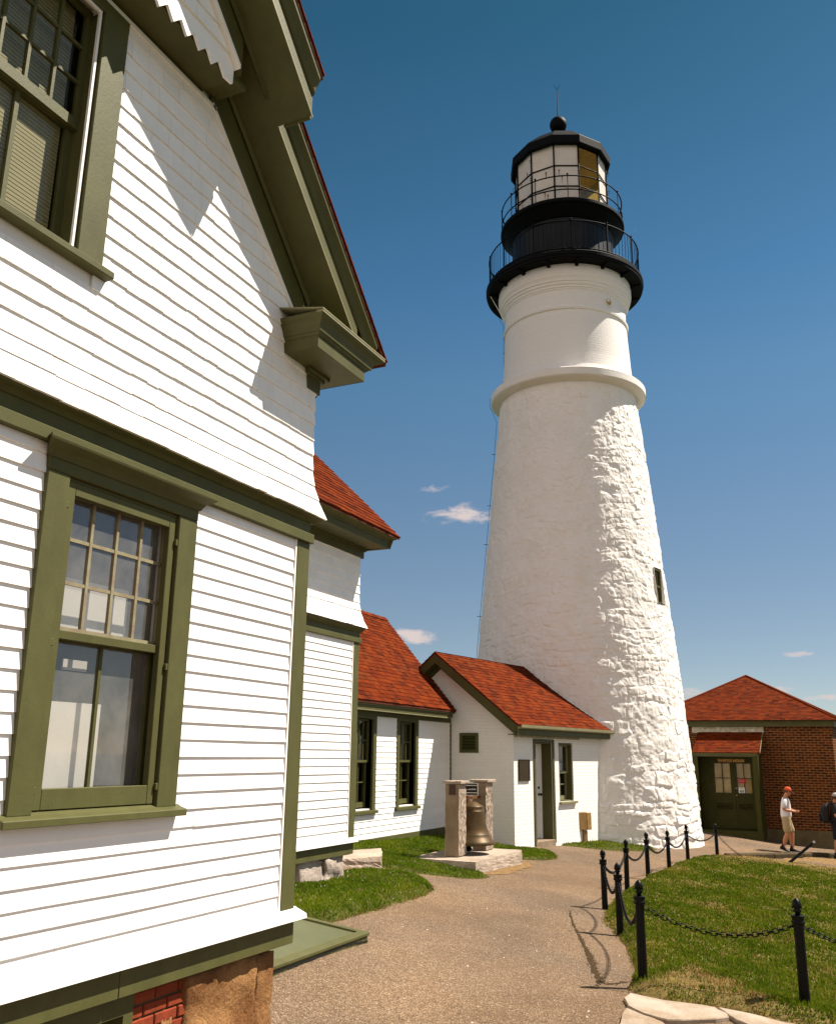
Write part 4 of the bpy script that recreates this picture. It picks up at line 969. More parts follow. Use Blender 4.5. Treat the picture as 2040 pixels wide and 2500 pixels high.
mb = MB(); mb.box(6.0, 11.36, BY - .03, BY + .01, 2.755, 2.90); mb.box(6.0, 11.38, BY - .055, BY - .03, 2.855, 2.90); mb.box(6.0, 11.40, BY - .08, BY - .055, 2.878, 2.899)
mb.poly([(6.0, 5.87, 2.878), (11.40, 5.87, 2.878), (11.40, BY + .01, 2.90), (6.0, BY + .01, 2.90)])
prof = [(.0, 2.878), (.0, 2.965), (.012, 2.97), (.02, 2.995), (.045, 3.01), (.075, 3.03), (.10, 3.045), (.105, 3.068), (-.04, 3.075), (-.04, 2.878)]
mb.loft([[(6.0, 5.87 - o, z) for o, z in prof], [(11.41 + o * 1.2, 5.87 - o, z) for o, z in prof]], closed=True)
mb.loft([[(11.41 + o * 1.2, 5.87 - o, z) for o, z in prof], [(11.41 + o * 1.2, 6.35, z + .0) for o, z in prof]], closed=True)
SB = .975
mb.prism([(11.41, 5.87, 2.88), (11.41, 9.0, 2.88 + 3.05), (11.41, 9.0, 2.9 + 3.2), (11.41, 5.8, 3.06)], (.04, 0, 0))
mb.prism([(11.29, BY, 2.85), (11.29, 9.0, 2.85), (11.29, 9.0, 5.8), (11.29, BY, 3.15)], (.02, 0, 0))
mb.build('cornice', M['green'], house)
mb = MB(); bz = lambda y: 3.075 + SB * (y - 5.765)
mb.loft([[(x, 5.755, bz(5.755)), (x, 9.0, bz(9.0)), (x, 9.0, bz(9.0) - .04), (x, 5.755, bz(5.755) - .04)] for x in (5.9, 11.52)])
mb.loft([[(x, 9.0, bz(9.0)), (x, 12.2, bz(5.8)), (x, 12.2, bz(5.8) - .04), (x, 9.0, bz(9.0) - .04)] for x in (5.9, 11.52)])
mb.build('roof_deck', M['roof_base'], house)
mb = MB(); ln = math.hypot(1, SB); roof_tabs(mb, (6.0, 5.745, bz(5.745) + .004), (1, 0, 0), Vector((0, 1, SB)) / ln, lambda v: (1.0, 5.535), (9.0 - 5.745) * ln, tab=(.12, .26))
mb.build('roof_shingles', M['shingle'], house)

# ---- cellar hatch and granite step
hz = gz(7.2, 4.6)
hatch = empty('cellar_hatch', (6.9, 4.6, hz), 'low green painted cellar hatch on the path beside the house corner', 'cellar hatch')
x0, x1, y0, y1 = 5.96, 8.28, 4.40, 5.6
zb = lambda x, y: gz(x, y)
mb = MB()
def slab4(mb, a, b, c, d, lo, hi):
    P = [(a, c), (b, c), (b, d), (a, d)]; mb.hexa([(p[0], p[1], zb(*p) + lo) for p in P] + [(p[0], p[1], zb(*p) + hi) for p in P])
slab4(mb, x0, x1, y0, y0 + .05, -.05, .065); slab4(mb, x1 - .05, x1, y0 + .05, y1, -.05, .066); mb.build('hatch_curb', M['green'], hatch, bevel=.006)
mb = MB(); slab4(mb, x0, x1 + .012, y0 - .015, y0 + .075, .066, .098); slab4(mb, x1 - .075, x1 + .012, y0 + .076, y1, .066, .097); mb.build('hatch_lip', M['green'], hatch, bevel=.006)
mb = MB(); slab4(mb, x0, x1 - .08, y0 + .07, y1, .0, .078); mb.build('hatch_panel', M['green_dark'], hatch)
mb = MB(); fe = [[], []]
for k in range(90):   # torn felt along the curb foot, one ragged strip
    x = x0 + .3 + (x1 - x0 - .3) * k / 89; zc = zb(x, y0) + .022 + .008 * math.sin(x * 5); fe[0].append((x, y0 - .004, zc - random.uniform(.003, .015))); fe[1].append((x, y0 - .004, zc + random.uniform(.002, .012)))
for k in range(89): mb.poly([fe[0][k], fe[0][k + 1], fe[1][k + 1], fe[1][k]])
mb.build('torn_felt', M['black_flat'], hatch)
mb = MB(); P = [(13.2, 6.8), (14.3, 7.38), (13.5, 7.75), (12.4, 7.2)]
rock(mb, 0, 1, 0, 1, 0, 1, n=10, amp=.012, seed=21)
B_ = [Vector((*p, 0)) for p in P]
for i, v in enumerate(mb.v):
    u, w, t = v; p = (B_[0] * (1 - u) + B_[1] * u) * (1 - w) + (B_[3] * (1 - u) + B_[2] * u) * w; mb.v[i] = (p.x, p.y, gz(p.x, p.y) - .12 + t * .28 if t < .8 else -1.515 + (t - 1) * .12 * .3)
tag(mb.build('granite_step', M['granite_rough'], None), 'rough pale granite step lying in the grass by the white house corner', 'stone step')

# ------------------------------------------------------------------ low connecting wing with two tall windows
WY = 8.47; FW = frame((0, WY, 0), (1, 0, 0), (0, -1, 0)); WR = 19.74
wing = empty('connecting_wing', (16.5, WY, gz(16.5, 8.4)), 'low white clapboard wing with two tall windows under a red shingle roof', 'building')
wins = [(15.79, 16.37, -1.0, .69), (17.09, 17.83, -1.0, .69)]
wins = [(15.30, 15.93, -1.0, .66), (17.085, 17.84, -1.0, .66)]
mb = MB(); strips(mb, FW, 11.2, WR - .02, -1.75, .95, -.12, -.013, wins); mb.box(11.2, 11.3, 8.6, 12.4, -1.75, .9); mb.box(11.2, 19.6, 12.3, 12.4, -1.75, .9); mb.build('wall_core', M['white_flat'], wing)
zs = [-1.535 + .1052 * k for k in range(22)]; zs = [z for z in zs if z < .70] + [.735]
mb = MB(); siding(mb, FW, 11.3, WR - .03, zs, holes=[(15.20, 16.08, -1.06, .75), (16.98, 17.97, -1.06, .75)], thick=.013); mb.build('clapboard_wall', M['white'], wing)
mb = MB(); mb.fbox(FW, 11.3, WR - .03, .0, .03, -1.67, -1.542); mb.fbox(FW, 11.3, WR - .03, .0, .045, -1.685, -1.672); mb.build('base_board', M['green'], wing, bevel=.003)
mb = MB(); mb.fbox(FW, 11.3, WR - .02, .0, .028, .715, .83); mb.fbox(FW, WR - .035, WR - .002, .0, .03, -1.53, .714); mb.build('frieze_board', M['green'], wing)
mb = MB()
for k, (a, b) in enumerate(((14.6, 15.9), (15.92, 17.2), (17.22, 18.2), (18.22, 19.7))): rock(mb, a, b, WY - .03 - .05 * (k < 2), WY + .3, -2.0, -1.69 + .0 * k, n=8, amp=.015, seed=30 + k)
mb.build('foundation_stone', M['palestone'], wing, smooth=True)
ey = 8.20; wz = lambda y: 1.0 + .95 * (y - ey)
mb = MB()
mb.box(11.3, 19.32, 8.225, 8.25, .815, .985); mb.box(11.3, 19.32, 8.25, WY, .825, .84); mb.box(11.3, 19.36, 8.195, 8.225, .90, .99)
mb.build('eave_board', M['green'], wing)
mb = MB(); mb.box(11.3, 19.05, 8.215, 8.26, .795, .812); mb.build('eave_lit_strip', M['cream'], wing)  # pale strip added as the painted lit top of the eave board
mb = MB()
ridge_y = 10.72; rz_ = wz(ridge_y)
mb.prism([(11.3, ey - .02, wz(ey - .02)), (19.40, ey - .02, wz(ey - .02)), (20.02, 9.35, wz(9.35)), (20.75, ridge_y, rz_), (11.3, ridge_y, rz_)], (0, 0, -.05))
mb.prism([(11.3, ridge_y, rz_), (20.75, ridge_y, rz_), (20.75, 13.2, wz(ey)), (11.3, 13.2, wz(ey))], (0, 0, -.05))
mb.build('roof_deck', M['roof_base'], wing)
ln = math.hypot(1, .95)
def wr(v):
    y = ey - .03 + v / ln
    x = np.interp(y, [ey - .03, 9.35, ridge_y], [19.42, 20.03, 20.76]); return (0., x - 11.3)
mb = MB(); roof_tabs(mb, (11.3, ey - .03, wz(ey - .03) + .003), (1, 0, 0), Vector((0, 1, .95)) / ln, wr, (ridge_y - ey + .03) * ln, tab=(.11, .25))
i = len(mb.v)
for k in range(32): # ridge caps
    x = 11.4 + k * .29; mb.loft([[(x + dx, ridge_y - .13, rz_ - .10 + .012 + lift), (x + dx, ridge_y, rz_ + .02 + lift), (x + dx, ridge_y + .13, rz_ - .10 + .012 + lift)] for dx, lift in ((0, .0), (.31, .012))], cap=False, closed=False)
mb.build('roof_shingles', M['shingle'], wing)
for k, (a, b, z0, z1) in enumerate(wins):
    mb = MB(); mb.fbox(FW, a - .115, a - .002, -.0, .03, z0 - .03, .714); mb.fbox(FW, b + .002, b + .135, .0, .03, z0 - .03, .714); mb.fbox(FW, a - .002, b + .002, .0, .029, .66, .714)
    mb.fbox(FW, a - .03, a, -.22, .0, z0, z1); mb.fbox(FW, b, b + .03, -.22, .0, z0, z1); mb.fbox(FW, a, b, -.22, .0, z1, z1 + .03)
    wo = mb.build('window', M['green'], wing, bevel=.003)
    mb = MB(); mb.fbox(FW, a - .165, b + .18, .0, .075, z0 - .085, z0 - .028); mb.loft([[FW(u, d, z) for d, z in ((-.22, z0 + .02), (.03, z0 - .027), (.03, z0 - .06), (-.22, z0 - .02))] for u in (a, b)]); mb.build('window_sill', M['green'], wo, bevel=.003)
    mb = MB(); sash(mb, FW, a + .005, b - .005, -.155, .655, -.07, 3, 2, stile=.05, mun=.02, bot=.045); mb.build('upper_sash', M['green'], wo)
    mb = MB(); sash(mb, FW, a + .005, b - .005, -.97, -.115, -.115, 2, 2, stile=.05, mun=.02, bot=.09); mb.build('lower_sash', M['green'], wo)
    pane(FW, a + .05, b - .05, -.11, .62, -.09).build('glass', M['glass_dark'], wo); pane(FW, a + .05, b - .05, -.90, -.15, -.135).build('glass', M['glass_dark'], wo)
    room(FW, a - .1, b + .1, z0 - .2, z1 + .1, -.221, 1.6).build('window_interior', M['dark'], wo)
    mb = MB(); u = a + (b - a) * (.42 if k == 0 else .2); mb.fbox(FW, u - .06, u + .06, -.42, -.40, -.12, .25) if k == 0 else mb.fbox(FW, a + .08, a + .12, -.42, -.40, -.9, -.2)
    mb.build('window_board', M['curtain'], wo)

# ------------------------------------------------------------------ brick vestibule joining the tower
a10 = R_(10); SU = Vector((math.cos(a10), -math.sin(a10), 0)); SN = Vector((-math.sin(a10), -math.cos(a10), 0)); SWv = -SN
SDD = -10.111; FD = frame(SN * SDD, SU, SN); U0, U1 = 17.972, 22.75
C0 = SU * U0 + SN * SDD; FGb = frame(C0, SWv, -SU)
shed = empty('vestibule', (C0.x, C0.y, gz(C0.x, C0.y)), 'white painted brick vestibule with red shingle gable roof built against the tower', 'building')
DO = (18.945, 19.80, -1.84, .31); WO = (20.14, 20.90, -1.03, .315)
RV, RZ, SS = 1.92, 2.335, .765      # ridge position from the front wall, height, slope
sz = lambda v: RZ - SS * abs(v - RV)
mb = MB()
strips(mb, FD, U0 + .22, U1, -2.3, .58, -.25, .0, [DO, WO])
mb.build('front_wall', M['shed_brick'], shed)
mb = MB(); tk = .22
LV = (.93, 1.36, .085, .462)
pts = [(.002, -2.3), (.93, -2.3), (.93, .0), (.93, sz(.93) - .12), (.002, sz(0) - .12)]
pg = lambda pp: mb.prism([FGb(v, 0, z) for v, z in pp][::-1], SU * tk)
pg([(.0, -2.3), (.93, -2.3), (.93, sz(.93) - .10), (.0, sz(.0) - .10)])
pg([(.93, -2.3), (1.36, -2.3), (1.36, .085), (.93, .085)]); pg([(.93, .462), (1.36, .462), (1.36, sz(1.36) - .10), (.93, sz(.93) - .10)])
pg([(1.36, -2.3), (3.84, -2.3), (3.84, sz(3.84) - .10), (RV, sz(RV) - .10), (1.36, sz(1.36) - .10)])
mb.build('gable_wall', M['shed_brick'], shed)
mb = MB(); mb.fbox(FD, U0 + .02, U1, -4.0, -3.84, -2.3, .6); mb.build('back_wall', M['shed_brick'], shed)
# louvre vent
mb = MB(); v0, v1, z0, z1 = LV
mb.fbox(FGb, v0 - .03, v0 + .035, -.05, .03, z0 - .03, z1 + .03); mb.fbox(FGb, v1 - .035, v1 + .03, -.05, .03, z0 - .03, z1 + .03); mb.fbox(FGb, v0 + .035, v1 - .035, -.05, .0295, z0 - .03, z0 + .03); mb.fbox(FGb, v0 + .035, v1 - .035, -.05, .0295, z1 - .035, z1 + .03)
for k in range(5):
    zc = z0 + .055 + k * .066; mb.hexa([FGb(v0 + .035, d, z) for d, z in ()] if 0 else [FGb(v0 + .03, .01, zc - .02), FGb(v1 - .03, .01, zc - .02), FGb(v1 - .03, .018, zc - .012), FGb(v0 + .03, .018, zc - .012), FGb(v0 + .03, -.06, zc + .035), FGb(v1 - .03, -.06, zc + .035), FGb(v1 - .03, -.052, zc + .043), FGb(v0 + .03, -.052, zc + .043)])
mb.fbox(FGb, v0, v1, -.12, -.1, z0, z1)
o = mb.build('louvre_vent', M['green'], shed)
# roof
OV = .27; VE = -.27
roofU1 = 23.55
mb = MB()
def slope(mb, v0, v1, th, up=0., u0=U0 - OV, u1=roofU1):
    mb.loft([[FD(u, -v, sz(v) + up) for v in (v0, v1)] + [FD(u, -v, sz(v) + up - th) for v in (v1, v0)] for u in (u0, u1)])
slope(mb, VE, RV, .045); slope(mb, RV, 3.84 + .27, .045)
mb.build('roof_deck', M['roof_base'], shed)
mb = MB(); ls = math.hypot(1, SS); upv = (SWv + Vector((0, 0, SS))) / ls
O = FD(0, .275, sz(-.275) + .003); roof_tabs(mb, O, SU, upv, lambda v: (U0 - OV - .01, roofU1), (RV + .275) * ls, tab=(.11, .25))
up2 = (SN + Vector((0, 0, SS))) / ls; O2 = FD(0, -(3.84 + .27), sz(3.84 + .27) + .003); roof_tabs(mb, O2, SU, up2, lambda v: (U0 - OV - .01, roofU1 - 1.), (3.84 + .27 - RV) * ls, tab=(.12, .26))
mb.build('roof_shingles', M['shingle'], shed)
mb = MB()
for (va, vb) in ((VE, RV), (3.84 + .27, RV)):   # rake boards and soffit along the gable
    uo = U0 - OV
    mb.loft([[FD(u, -v, sz(v) - d) for u, d in ((uo, .046), (uo + .03, .046), (uo + .03, .25), (uo, .25))] for v in (va, vb)])
    mb.loft([[FD(u, -v, sz(v) - d) for u, d in ((uo + .03, .21), (U0 - .001, .21), (U0 - .001, .245), (uo + .03, .245))] for v in (va + (.15 if va < 1 else -.15), vb)])
    mb.loft([[FD(u, -v, sz(v) - d) for u, d in ((U0 - .03, .245), (U0 - .001, .245), (U0 - .001, .37), (U0 - .03, .37))] for v in (.0 if va < 1 else 3.84, vb)])
mb.build('rake_board', M['green'], shed)
mb = MB(); mb.fbox(FD, U0 - OV, 22.95, .205, .235, .445, .60); mb.fbox(FD, U0 - OV + .03, 22.95, .0, .205, .445, .465); mb.build('eave_board', M['green'], shed)
mb = MB(); mb.loft([[FD(u, d, z) for d, z in ((.236, .665), (.236, .60), (.262, .575), (.30, .575), (.325, .60), (.33, .662), (.32, .662), (.312, .61), (.295, .59), (.265, .59), (.25, .61), (.248, .665))] for u in (U0 - OV + .06, 23.3)])
mb.build('gutter', M['cream'], shed)
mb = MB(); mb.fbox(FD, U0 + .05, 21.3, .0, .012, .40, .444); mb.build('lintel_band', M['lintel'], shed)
# door
mb = MB(); d0, d1, z0, z1 = DO
mb.fbox(FD, d0 - .08, d0, -.02, .025, z0 - .08, z1 + .07); mb.fbox(FD, d1, d1 + .085, -.02, .025, z0 - .08, z1 + .07); mb.fbox(FD, d0, d1, -.02, .0245, z1, z1 + .07)
mb.fbox(FD, d0, d0 + .02, -.45, -.02, z0, z1); mb.fbox(FD, d1 - .02, d1, -.45, -.02, z0, z1); mb.fbox(FD, d0 + .02, d1 - .02, -.45, -.02, z1 - .03, z1)
do = mb.build('door_frame', M['green'], shed, bevel=.003)
mb = MB(); mb.fbox(FD, d0 + .02, d0 + .075, -.36, -.27, z0, z1 - .03); mb.fbox(FD, d1 - .075, d1 - .02, -.36, -.27, z0, z1 - .03); mb.fbox(FD, d0 + .075, d1 - .075, -.36, -.27, z1 - .085, z1 - .03); mb.build('door_jamb', M['white_flat'], do)
mb = MB(); mb.fbox(FD, d0 + .08, d1 - .08, -.345, -.30, z0 + .01, z1 - .09); dr = mb.build('door', M['door_white'], shed, bevel=.003); dr['label'] = 'plain white door deep in its green frame'
mb = MB(); mb.tube([FD(d1 - .145, -.30, -.86), FD(d1 - .145, -.255, -.86)], .012); mb.lathe([(.001, -.032), (.022, -.022), (.032, 0), (.022, .022), (.001, .032)], FD(d1 - .145, -.235, -.86), n=14); mb.tube([FD(d1 - .145, -.302, -.86), FD(d1 - .145, -.29, -.86)], .035, n=14); mb.build('door_knob', M['dark_metal'], dr, smooth=True)
mb = MB(); mb.tube([FD(d1 - .145, -.302, -.71), FD(d1 - .145, -.28, -.71)], .03, n=14); mb.build('door_lock', M['dark_metal'], dr)
mb = MB(); mb.fbox(FD, d0 - .05, d1 + .04, -.40, .03, -2.2, z0 + .002); mb.build('door_sill', M['granite'], shed, bevel=.01)
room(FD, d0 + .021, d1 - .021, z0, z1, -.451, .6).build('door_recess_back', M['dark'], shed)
# window beside the door
mb = MB(); a, b, z0, z1 = WO
mb.fbox(FD, a, a + .045, -.25, -.03, z0, z1); mb.fbox(FD, b - .045, b, -.25, -.03, z0, z1); mb.fbox(FD, a + .045, b - .045, -.25, -.03, z1 - .05, z1); mb.fbox(FD, a + .045, b - .045, -.25, -.05, z0, z0 + .03)
wo = mb.build('window', M['green'], shed)
mb = MB(); mb.fbox(FD, a - .03, b + .09, -.06, .065, z0 - .055, z0 - .001); mb.build('window_sill', M['cream'], wo, bevel=.005)
mb = MB(); sash(mb, FD, a + .046, b - .046, -.39, z1 - .05, -.12, 1, 1, stile=.045, bot=.055); mb.build('upper_sash', M['cream'], wo)
mb = MB(); sash(mb, FD, a + .046, b - .046, z0 + .031, -.34, -.165, 2, 2, stile=.045, mun=.018, bot=.09); mb.build('lower_sash', M['cream'], wo)
pane(FD, a + .06, b - .06, -.36, z1 - .08, -.14).build('glass', M['glass'], wo); pane(FD, a + .06, b - .06, z0 + .08, -.37, -.185).build('glass', M['glass_dark'], wo)
mb = MB(); mb.fbox(FD, a + .05, b - .05, -.30, -.29, -.36, -.16); mb.build('window_board', M['curtain'], wo)
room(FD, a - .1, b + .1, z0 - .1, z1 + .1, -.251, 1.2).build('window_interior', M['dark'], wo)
# bronze plaque on the vestibule
mb = MB(); mb.fbox(FD, 18.17, 18.655, .0, .025, -.535, -.075); mb.fbox(FD, 18.17, 18.19, .025, .034, -.535, -.075); mb.fbox(FD, 18.635, 18.655, .025, .034, -.535, -.075); mb.fbox(FD, 18.19, 18.635, .025, .0335, -.535, -.515); mb.fbox(FD, 18.19, 18.635, .025, .0335, -.095, -.075)
tag(mb.build('wall_plaque', M['plaque'], None, bevel=.002), 'dark bronze plaque on the sunlit white brick wall left of the door', 'plaque')
# wooden box on a post
bn_ = R_(-128); bx = frame((22.78, 6.22, 0), (-math.sin(bn_), math.cos(bn_), 0), (math.cos(bn_), math.sin(bn_), 0))
box = empty('post_box', (22.78, 6.22, gz(22.78, 6.22)), 'tan wooden box on a short post against the white wall beside the tower', 'box on post')
mb = MB(); mb.prism([bx(-.19, .08, -1.70), bx(.02, .08, -1.74), bx(.02, .08, -1.305), bx(-.24, .08, -1.305)], bx(0, -.16, 0) - bx(0, 0, 0)); mb.build('box_body', M['wood'], box, bevel=.006)
bd = frame(bx(.03, .085, 0), (-math.sin(bn_ + .35), math.cos(bn_ + .35), 0), (math.cos(bn_ + .35), math.sin(bn_ + .35), 0))
mb = MB(); mb.fbox(bd, .0, .19, -.10, .0, -1.715, -1.32); mb.fbox(bd, .19, .20, -.08, -.02, -1.6, -1.42); mb.build('box_door', mat_noise('aged_plywood', (.25, .14, .04), rough=.6, amt=.3, scale=8, bump=.2), box, bevel=.008)
mb = MB(); mb.fbox(bx, -.05, .06, -.06, .05, -2.2, -1.735); mb.build('post', M['wood'], box, bevel=.006)

# ------------------------------------------------------------------ lighthouse
TAX = R_(15.43); TD = 27.7; TX, TY = TD * math.cos(TAX), TD * math.sin(TAX)
TOB = PI + TAX      # angle of the direction from the tower to the path
TZ = gz(TX - 3, TY - 1) - .02
tower = empty('lighthouse', (TX, TY, TZ), 'tall tapering white lighthouse tower with a black lantern room', 'lighthouse')
PZ = np.array([-3.0, 0., 3.13, 6.03, 8.7, 10.5, 10.95]); PR = np.array([3.37, 3.15, 2.90, 2.62, 2.375, 2.185, 2.155])
def vnoise(u, v, seed, pu=None):
    r_ = np.random.default_rng(seed).uniform(-1, 1, (256, 256)); iu = np.floor(u).astype(int); iv = np.floor(v).astype(int); fu = u - iu; fv = v - iv
    fu = fu * fu * (3 - 2 * fu); fv = fv * fv * (3 - 2 * fv)
    w = pu if pu else 256
    g = lambda a, b: r_[np.mod(a, w) % 256, np.mod(b, 256)]
    return (g(iu, iv) * (1 - fu) + g(iu + 1, iv) * fu) * (1 - fv) + (g(iu, iv + 1) * (1 - fu) + g(iu + 1, iv + 1) * fu) * fv
NT, NZ = 760, 540
th = np.arange(NT) * 2 * PI / NT; zz = np.linspace(-2.75, 10.93, NZ)
TH, ZZ = np.meshgrid(th, zz, indexing='ij'); UU = TH * 3.0
def per_noise(s, seed): n_ = max(1, int(round(2 * PI * 3 * s))); return vnoise(TH / (2 * PI) * n_, ZZ * s, seed, n_)
wu = UU + .17 * per_noise(1.1, 1) + .08 * per_noise(4, 2); wz_ = ZZ + .13 * per_noise(.9, 3) + .06 * per_noise(2.9, 4)
rs = np.random.default_rng(5); rows = [-3.3]
while rows[-1] < 11.5: rows.append(rows[-1] + rs.uniform(.13, .36) * (1.15 if rows[-1] < 2 else .95))
rows = np.array(rows); ri = np.clip(np.searchsorted(rows, wz_) - 1, 0, len(rows) - 2)
dzl = wz_ - rows[ri]; dzh = rows[ri + 1] - wz_
HS = np.zeros_like(ZZ); DU = np.full_like(ZZ, 9.); TX_ = np.zeros_like(ZZ); TY_ = np.zeros_like(ZZ)
for k in range(len(rows) - 1):
    e = [-1.]
    while e[-1] < 20.5: e.append(e[-1] + rs.uniform(.16, .62))
    e = np.array(e); m = ri == k
    si = np.clip(np.searchsorted(e, wu[m]) - 1, 0, len(e) - 2)
    HS[m] = rs.uniform(-1, 1, len(e))[si]; DU[m] = np.minimum(wu[m] - e[si], e[si + 1] - wu[m])
    TX_[m] = rs.normal(0, .11, len(e))[si] * (wu[m] - (e[si] + e[si + 1]) / 2); TY_[m] = rs.normal(0, .16, len(e))[si] * (wz_[m] - (rows[k] + rows[k + 1]) / 2)
ed = np.clip(np.minimum(np.minimum(dzl, dzh), DU) / .05, 0, 1); ed = ed * ed * (3 - 2 * ed)
low = np.clip((4. - ZZ) / 6., 0, 1)
disp = (.0115 + .015 * low) * (ed * (.6 + .7 * HS) - .45) + ed * (TX_ + TY_) * .25 + .016 * per_noise(3, 6) + .011 * per_noise(7, 7) + .007 * per_noise(15, 8) + .022 * low * per_noise(1.6, 9)
disp *= np.clip((10.93 - ZZ) / .15, 0, 1)
RR = np.interp(ZZ, PZ, PR) + disp
wt0, wt1 = TOB + R_(56.5), TOB + R_(67.0)      # window niche
WZ0, WZ1 = 4.24, 5.28
mb = MB(); Xs = TX + RR * np.cos(TH); Ys = TY + RR * np.sin(TH)
mb.v = [tuple(p) for p in np.stack([Xs.ravel(), Ys.ravel(), ZZ.ravel()], 1)]
tw0, tw1 = wt0 % (2 * PI), wt1 % (2 * PI)
for i in range(NT):
    i2 = (i + 1) % NT; tc = th[i] + PI / NT
    inw = tw0 < tc < tw1
    for j in range(NZ - 1):
        if inw and WZ0 < (zz[j] + zz[j + 1]) / 2 < WZ1: continue
        mb.f.append((i * NZ + j, i2 * NZ + j, i2 * NZ + j + 1, i * NZ + j + 1))
mb.build('rubble_shaft', M['tower'], tower, smooth=False)
mb = MB()   # upper brick shaft
prof = [(2.15, 11.30), (2.09, 11.5), (2.05, 11.9), (1.97, 13.35), (2.02, 13.37), (2.03, 13.44), (1.99, 13.47), (1.955, 13.53), (1.965, 14.02), (1.99, 14.05), (2.0, 14.09), (2.02, 14.10), (2.02, 14.15), (2.06, 14.2), (2.07, 14.26), (2.10, 14.28), (2.11, 14.36), (2.15, 14.43), (2.16, 14.5), (2.175, 14.55), (2.175, 14.80)]
mb.lathe(prof, (TX, TY, 0), n=160); o = mb.build('brick_shaft', M['tower_brick'], tower, smooth=False)
uvl = o.data.uv_layers['UVMap']     # wrap the brick coursing round the shaft
for p in o.data.polygons:
    for li in p.loop_indices:
        co = o.data.vertices[o.data.loops[li].vertex_index].co; ang = math.atan2(co.y, co.x)
        ca = math.atan2(p.center.y, p.center.x)
        if ang - ca > PI: ang -= 2 * PI
        if ang - ca < -PI: ang += 2 * PI
        uvl.data[li].uv = (ang * 2.0, co.z)
mb = MB(); mb.lathe([(2.12, 10.86), (2.22, 10.885), (2.37, 10.94), (2.43, 10.97), (2.455, 11.0), (2.455, 11.21), (2.43, 11.235), (2.1, 11.33)], (TX, TY, 0), n=160); mb.build('stone_ring', M['tower'], tower)
# window
def TP(t, r_, z): return (TX + r_ * math.cos(t), TY + r_ * math.sin(t), z)
mb = MB(); ro, ri_ = 2.80, 2.66
tm = (wt0 + wt1) / 2
inn = lambda t: tm + (t - tm) * .9
A_ = [TP(wt0, ro + .02, WZ0), TP(wt1, ro + .02, WZ0), TP(wt1, ro - .06, WZ1), TP(wt0, ro - .06, WZ1)]; B2 = [TP(inn(wt0), ri_, WZ0 + .06), TP(inn(wt1), ri_, WZ0 + .06), TP(inn(wt1), ri_, WZ1 - .02), TP(inn(wt0), ri_, WZ1 - .02)]
for k in range(4): mb.poly([A_[k], A_[(k + 1) % 4], B2[(k + 1) % 4], B2[k]])
mb.build('window_reveal', M['tower'], tower)
FT = frame((TX + ri_ * .997 * math.cos(tm), TY + ri_ * .997 * math.sin(tm), 0), (-math.sin(tm), math.cos(tm), 0), (math.cos(tm), math.sin(tm), 0))
hw = .235
mb = MB(); mb.fbox(FT, -hw, -hw + .06, -.02, .06, WZ0, WZ1); mb.fbox(FT, hw - .06, hw, -.02, .06, WZ0, WZ1); mb.fbox(FT, -hw + .06, hw - .06, -.02, .06, WZ1 - .07, WZ1); mb.fbox(FT, -hw + .06, hw - .06, -.02, .06, WZ0, WZ0 + .07); mb.fbox(FT, -hw + .06, hw - .06, -.02, .05, 4.72, 4.78); mb.fbox(FT, -.012, .012, -.02, .04, WZ0, WZ1)
wo = mb.build('window', M['green'], tower); pane(FT, -hw, hw, WZ0, WZ1, .0).build('glass', M['glass_dark'], wo)
mb = MB(); mb.fbox(FT, -hw, hw, -.2, -.1, WZ0, WZ1); mb.build('window_interior', M['dark'], wo)
# small round port under the gallery
pt = TOB + R_(44); FP = frame((TX + 1.955 * math.cos(pt), TY + 1.955 * math.sin(pt), 13.78), (-math.sin(pt), math.cos(pt), 0), (math.cos(pt), math.sin(pt), 0))
mb = MB(); rg = []
for (rr, dd) in ((.17, -.02), (.17, .03), (.12, .03), (.11, -.01)): rg.append([FP(rr * math.cos(2 * PI * k / 24), dd, rr * math.sin(2 * PI * k / 24)) for k in range(24)])
mb.loft(rg, cap=False); po = mb.build('port_hole', M['tower'], tower)
mb = MB(); mb.poly([FP(.115 * math.cos(2 * PI * k / 24), .005, .115 * math.sin(2 * PI * k / 24)) for k in range(24)]); mb.build('port_glass', M['ochre'], po)
# main gallery
mb = MB(); mb.lathe([(2.0, 14.81), (2.53, 14.80), (2.56, 14.83), (2.56, 14.90), (2.585, 14.92), (2.585, 15.03), (2.56, 15.06), (1.4, 15.09)], (TX, TY, 0), n=128); mb.build('gallery_deck', M['black'], tower)
for k in range(16):
    mb = MB(); t = TOB + R_(11) + k * 2 * PI / 16; c_, s_ = math.cos(t), math.sin(t); n_ = Vector((-s_, c_, 0)) * .05
    P = [(2.14, 14.70), (2.50, 14.765), (2.52, 14.80), (2.14, 14.80)]
    mb.prism([Vector((TX + q * c_, TY + q * s_, z)) - n_ for q, z in P], n_ * 2); mb.build('gallery_bracket', M['black'], tower)
def railing(name, R, z0, z1, bars, rails, posts, rb, rp, rr_):
    mb = MB()
    for z in rails: mb.ring_tube((TX, TY, z), R, rr_, n=96)
    o = mb.build(name, M['black'], tower, smooth=True)
    for k in range(bars):
        mb = MB(); t = TOB + .02 + 2 * PI * k / bars; mb.tube([TP(t, R, z0), TP(t, R, z1)], rb, n=5); mb.build('baluster', M['black'], o)
    for k in range(posts):
        mb = MB(); t = TOB + R_(6.7) + 2 * PI * k / posts; mb.tube([TP(t, R, z0 - .05), TP(t, R, z1 + .05)], rp, n=6); mb.lathe([(.001, -.035), (.028, -.02), (.035, 0), (.028, .02), (.001, .035)], TP(t, R, z1 + .06), n=8); mb.build('railing_post', M['black'], o)
railing('gallery_railing', 2.47, 15.05, 16.12, 98, (16.12, 15.16), 13, .0085, .02, .022)
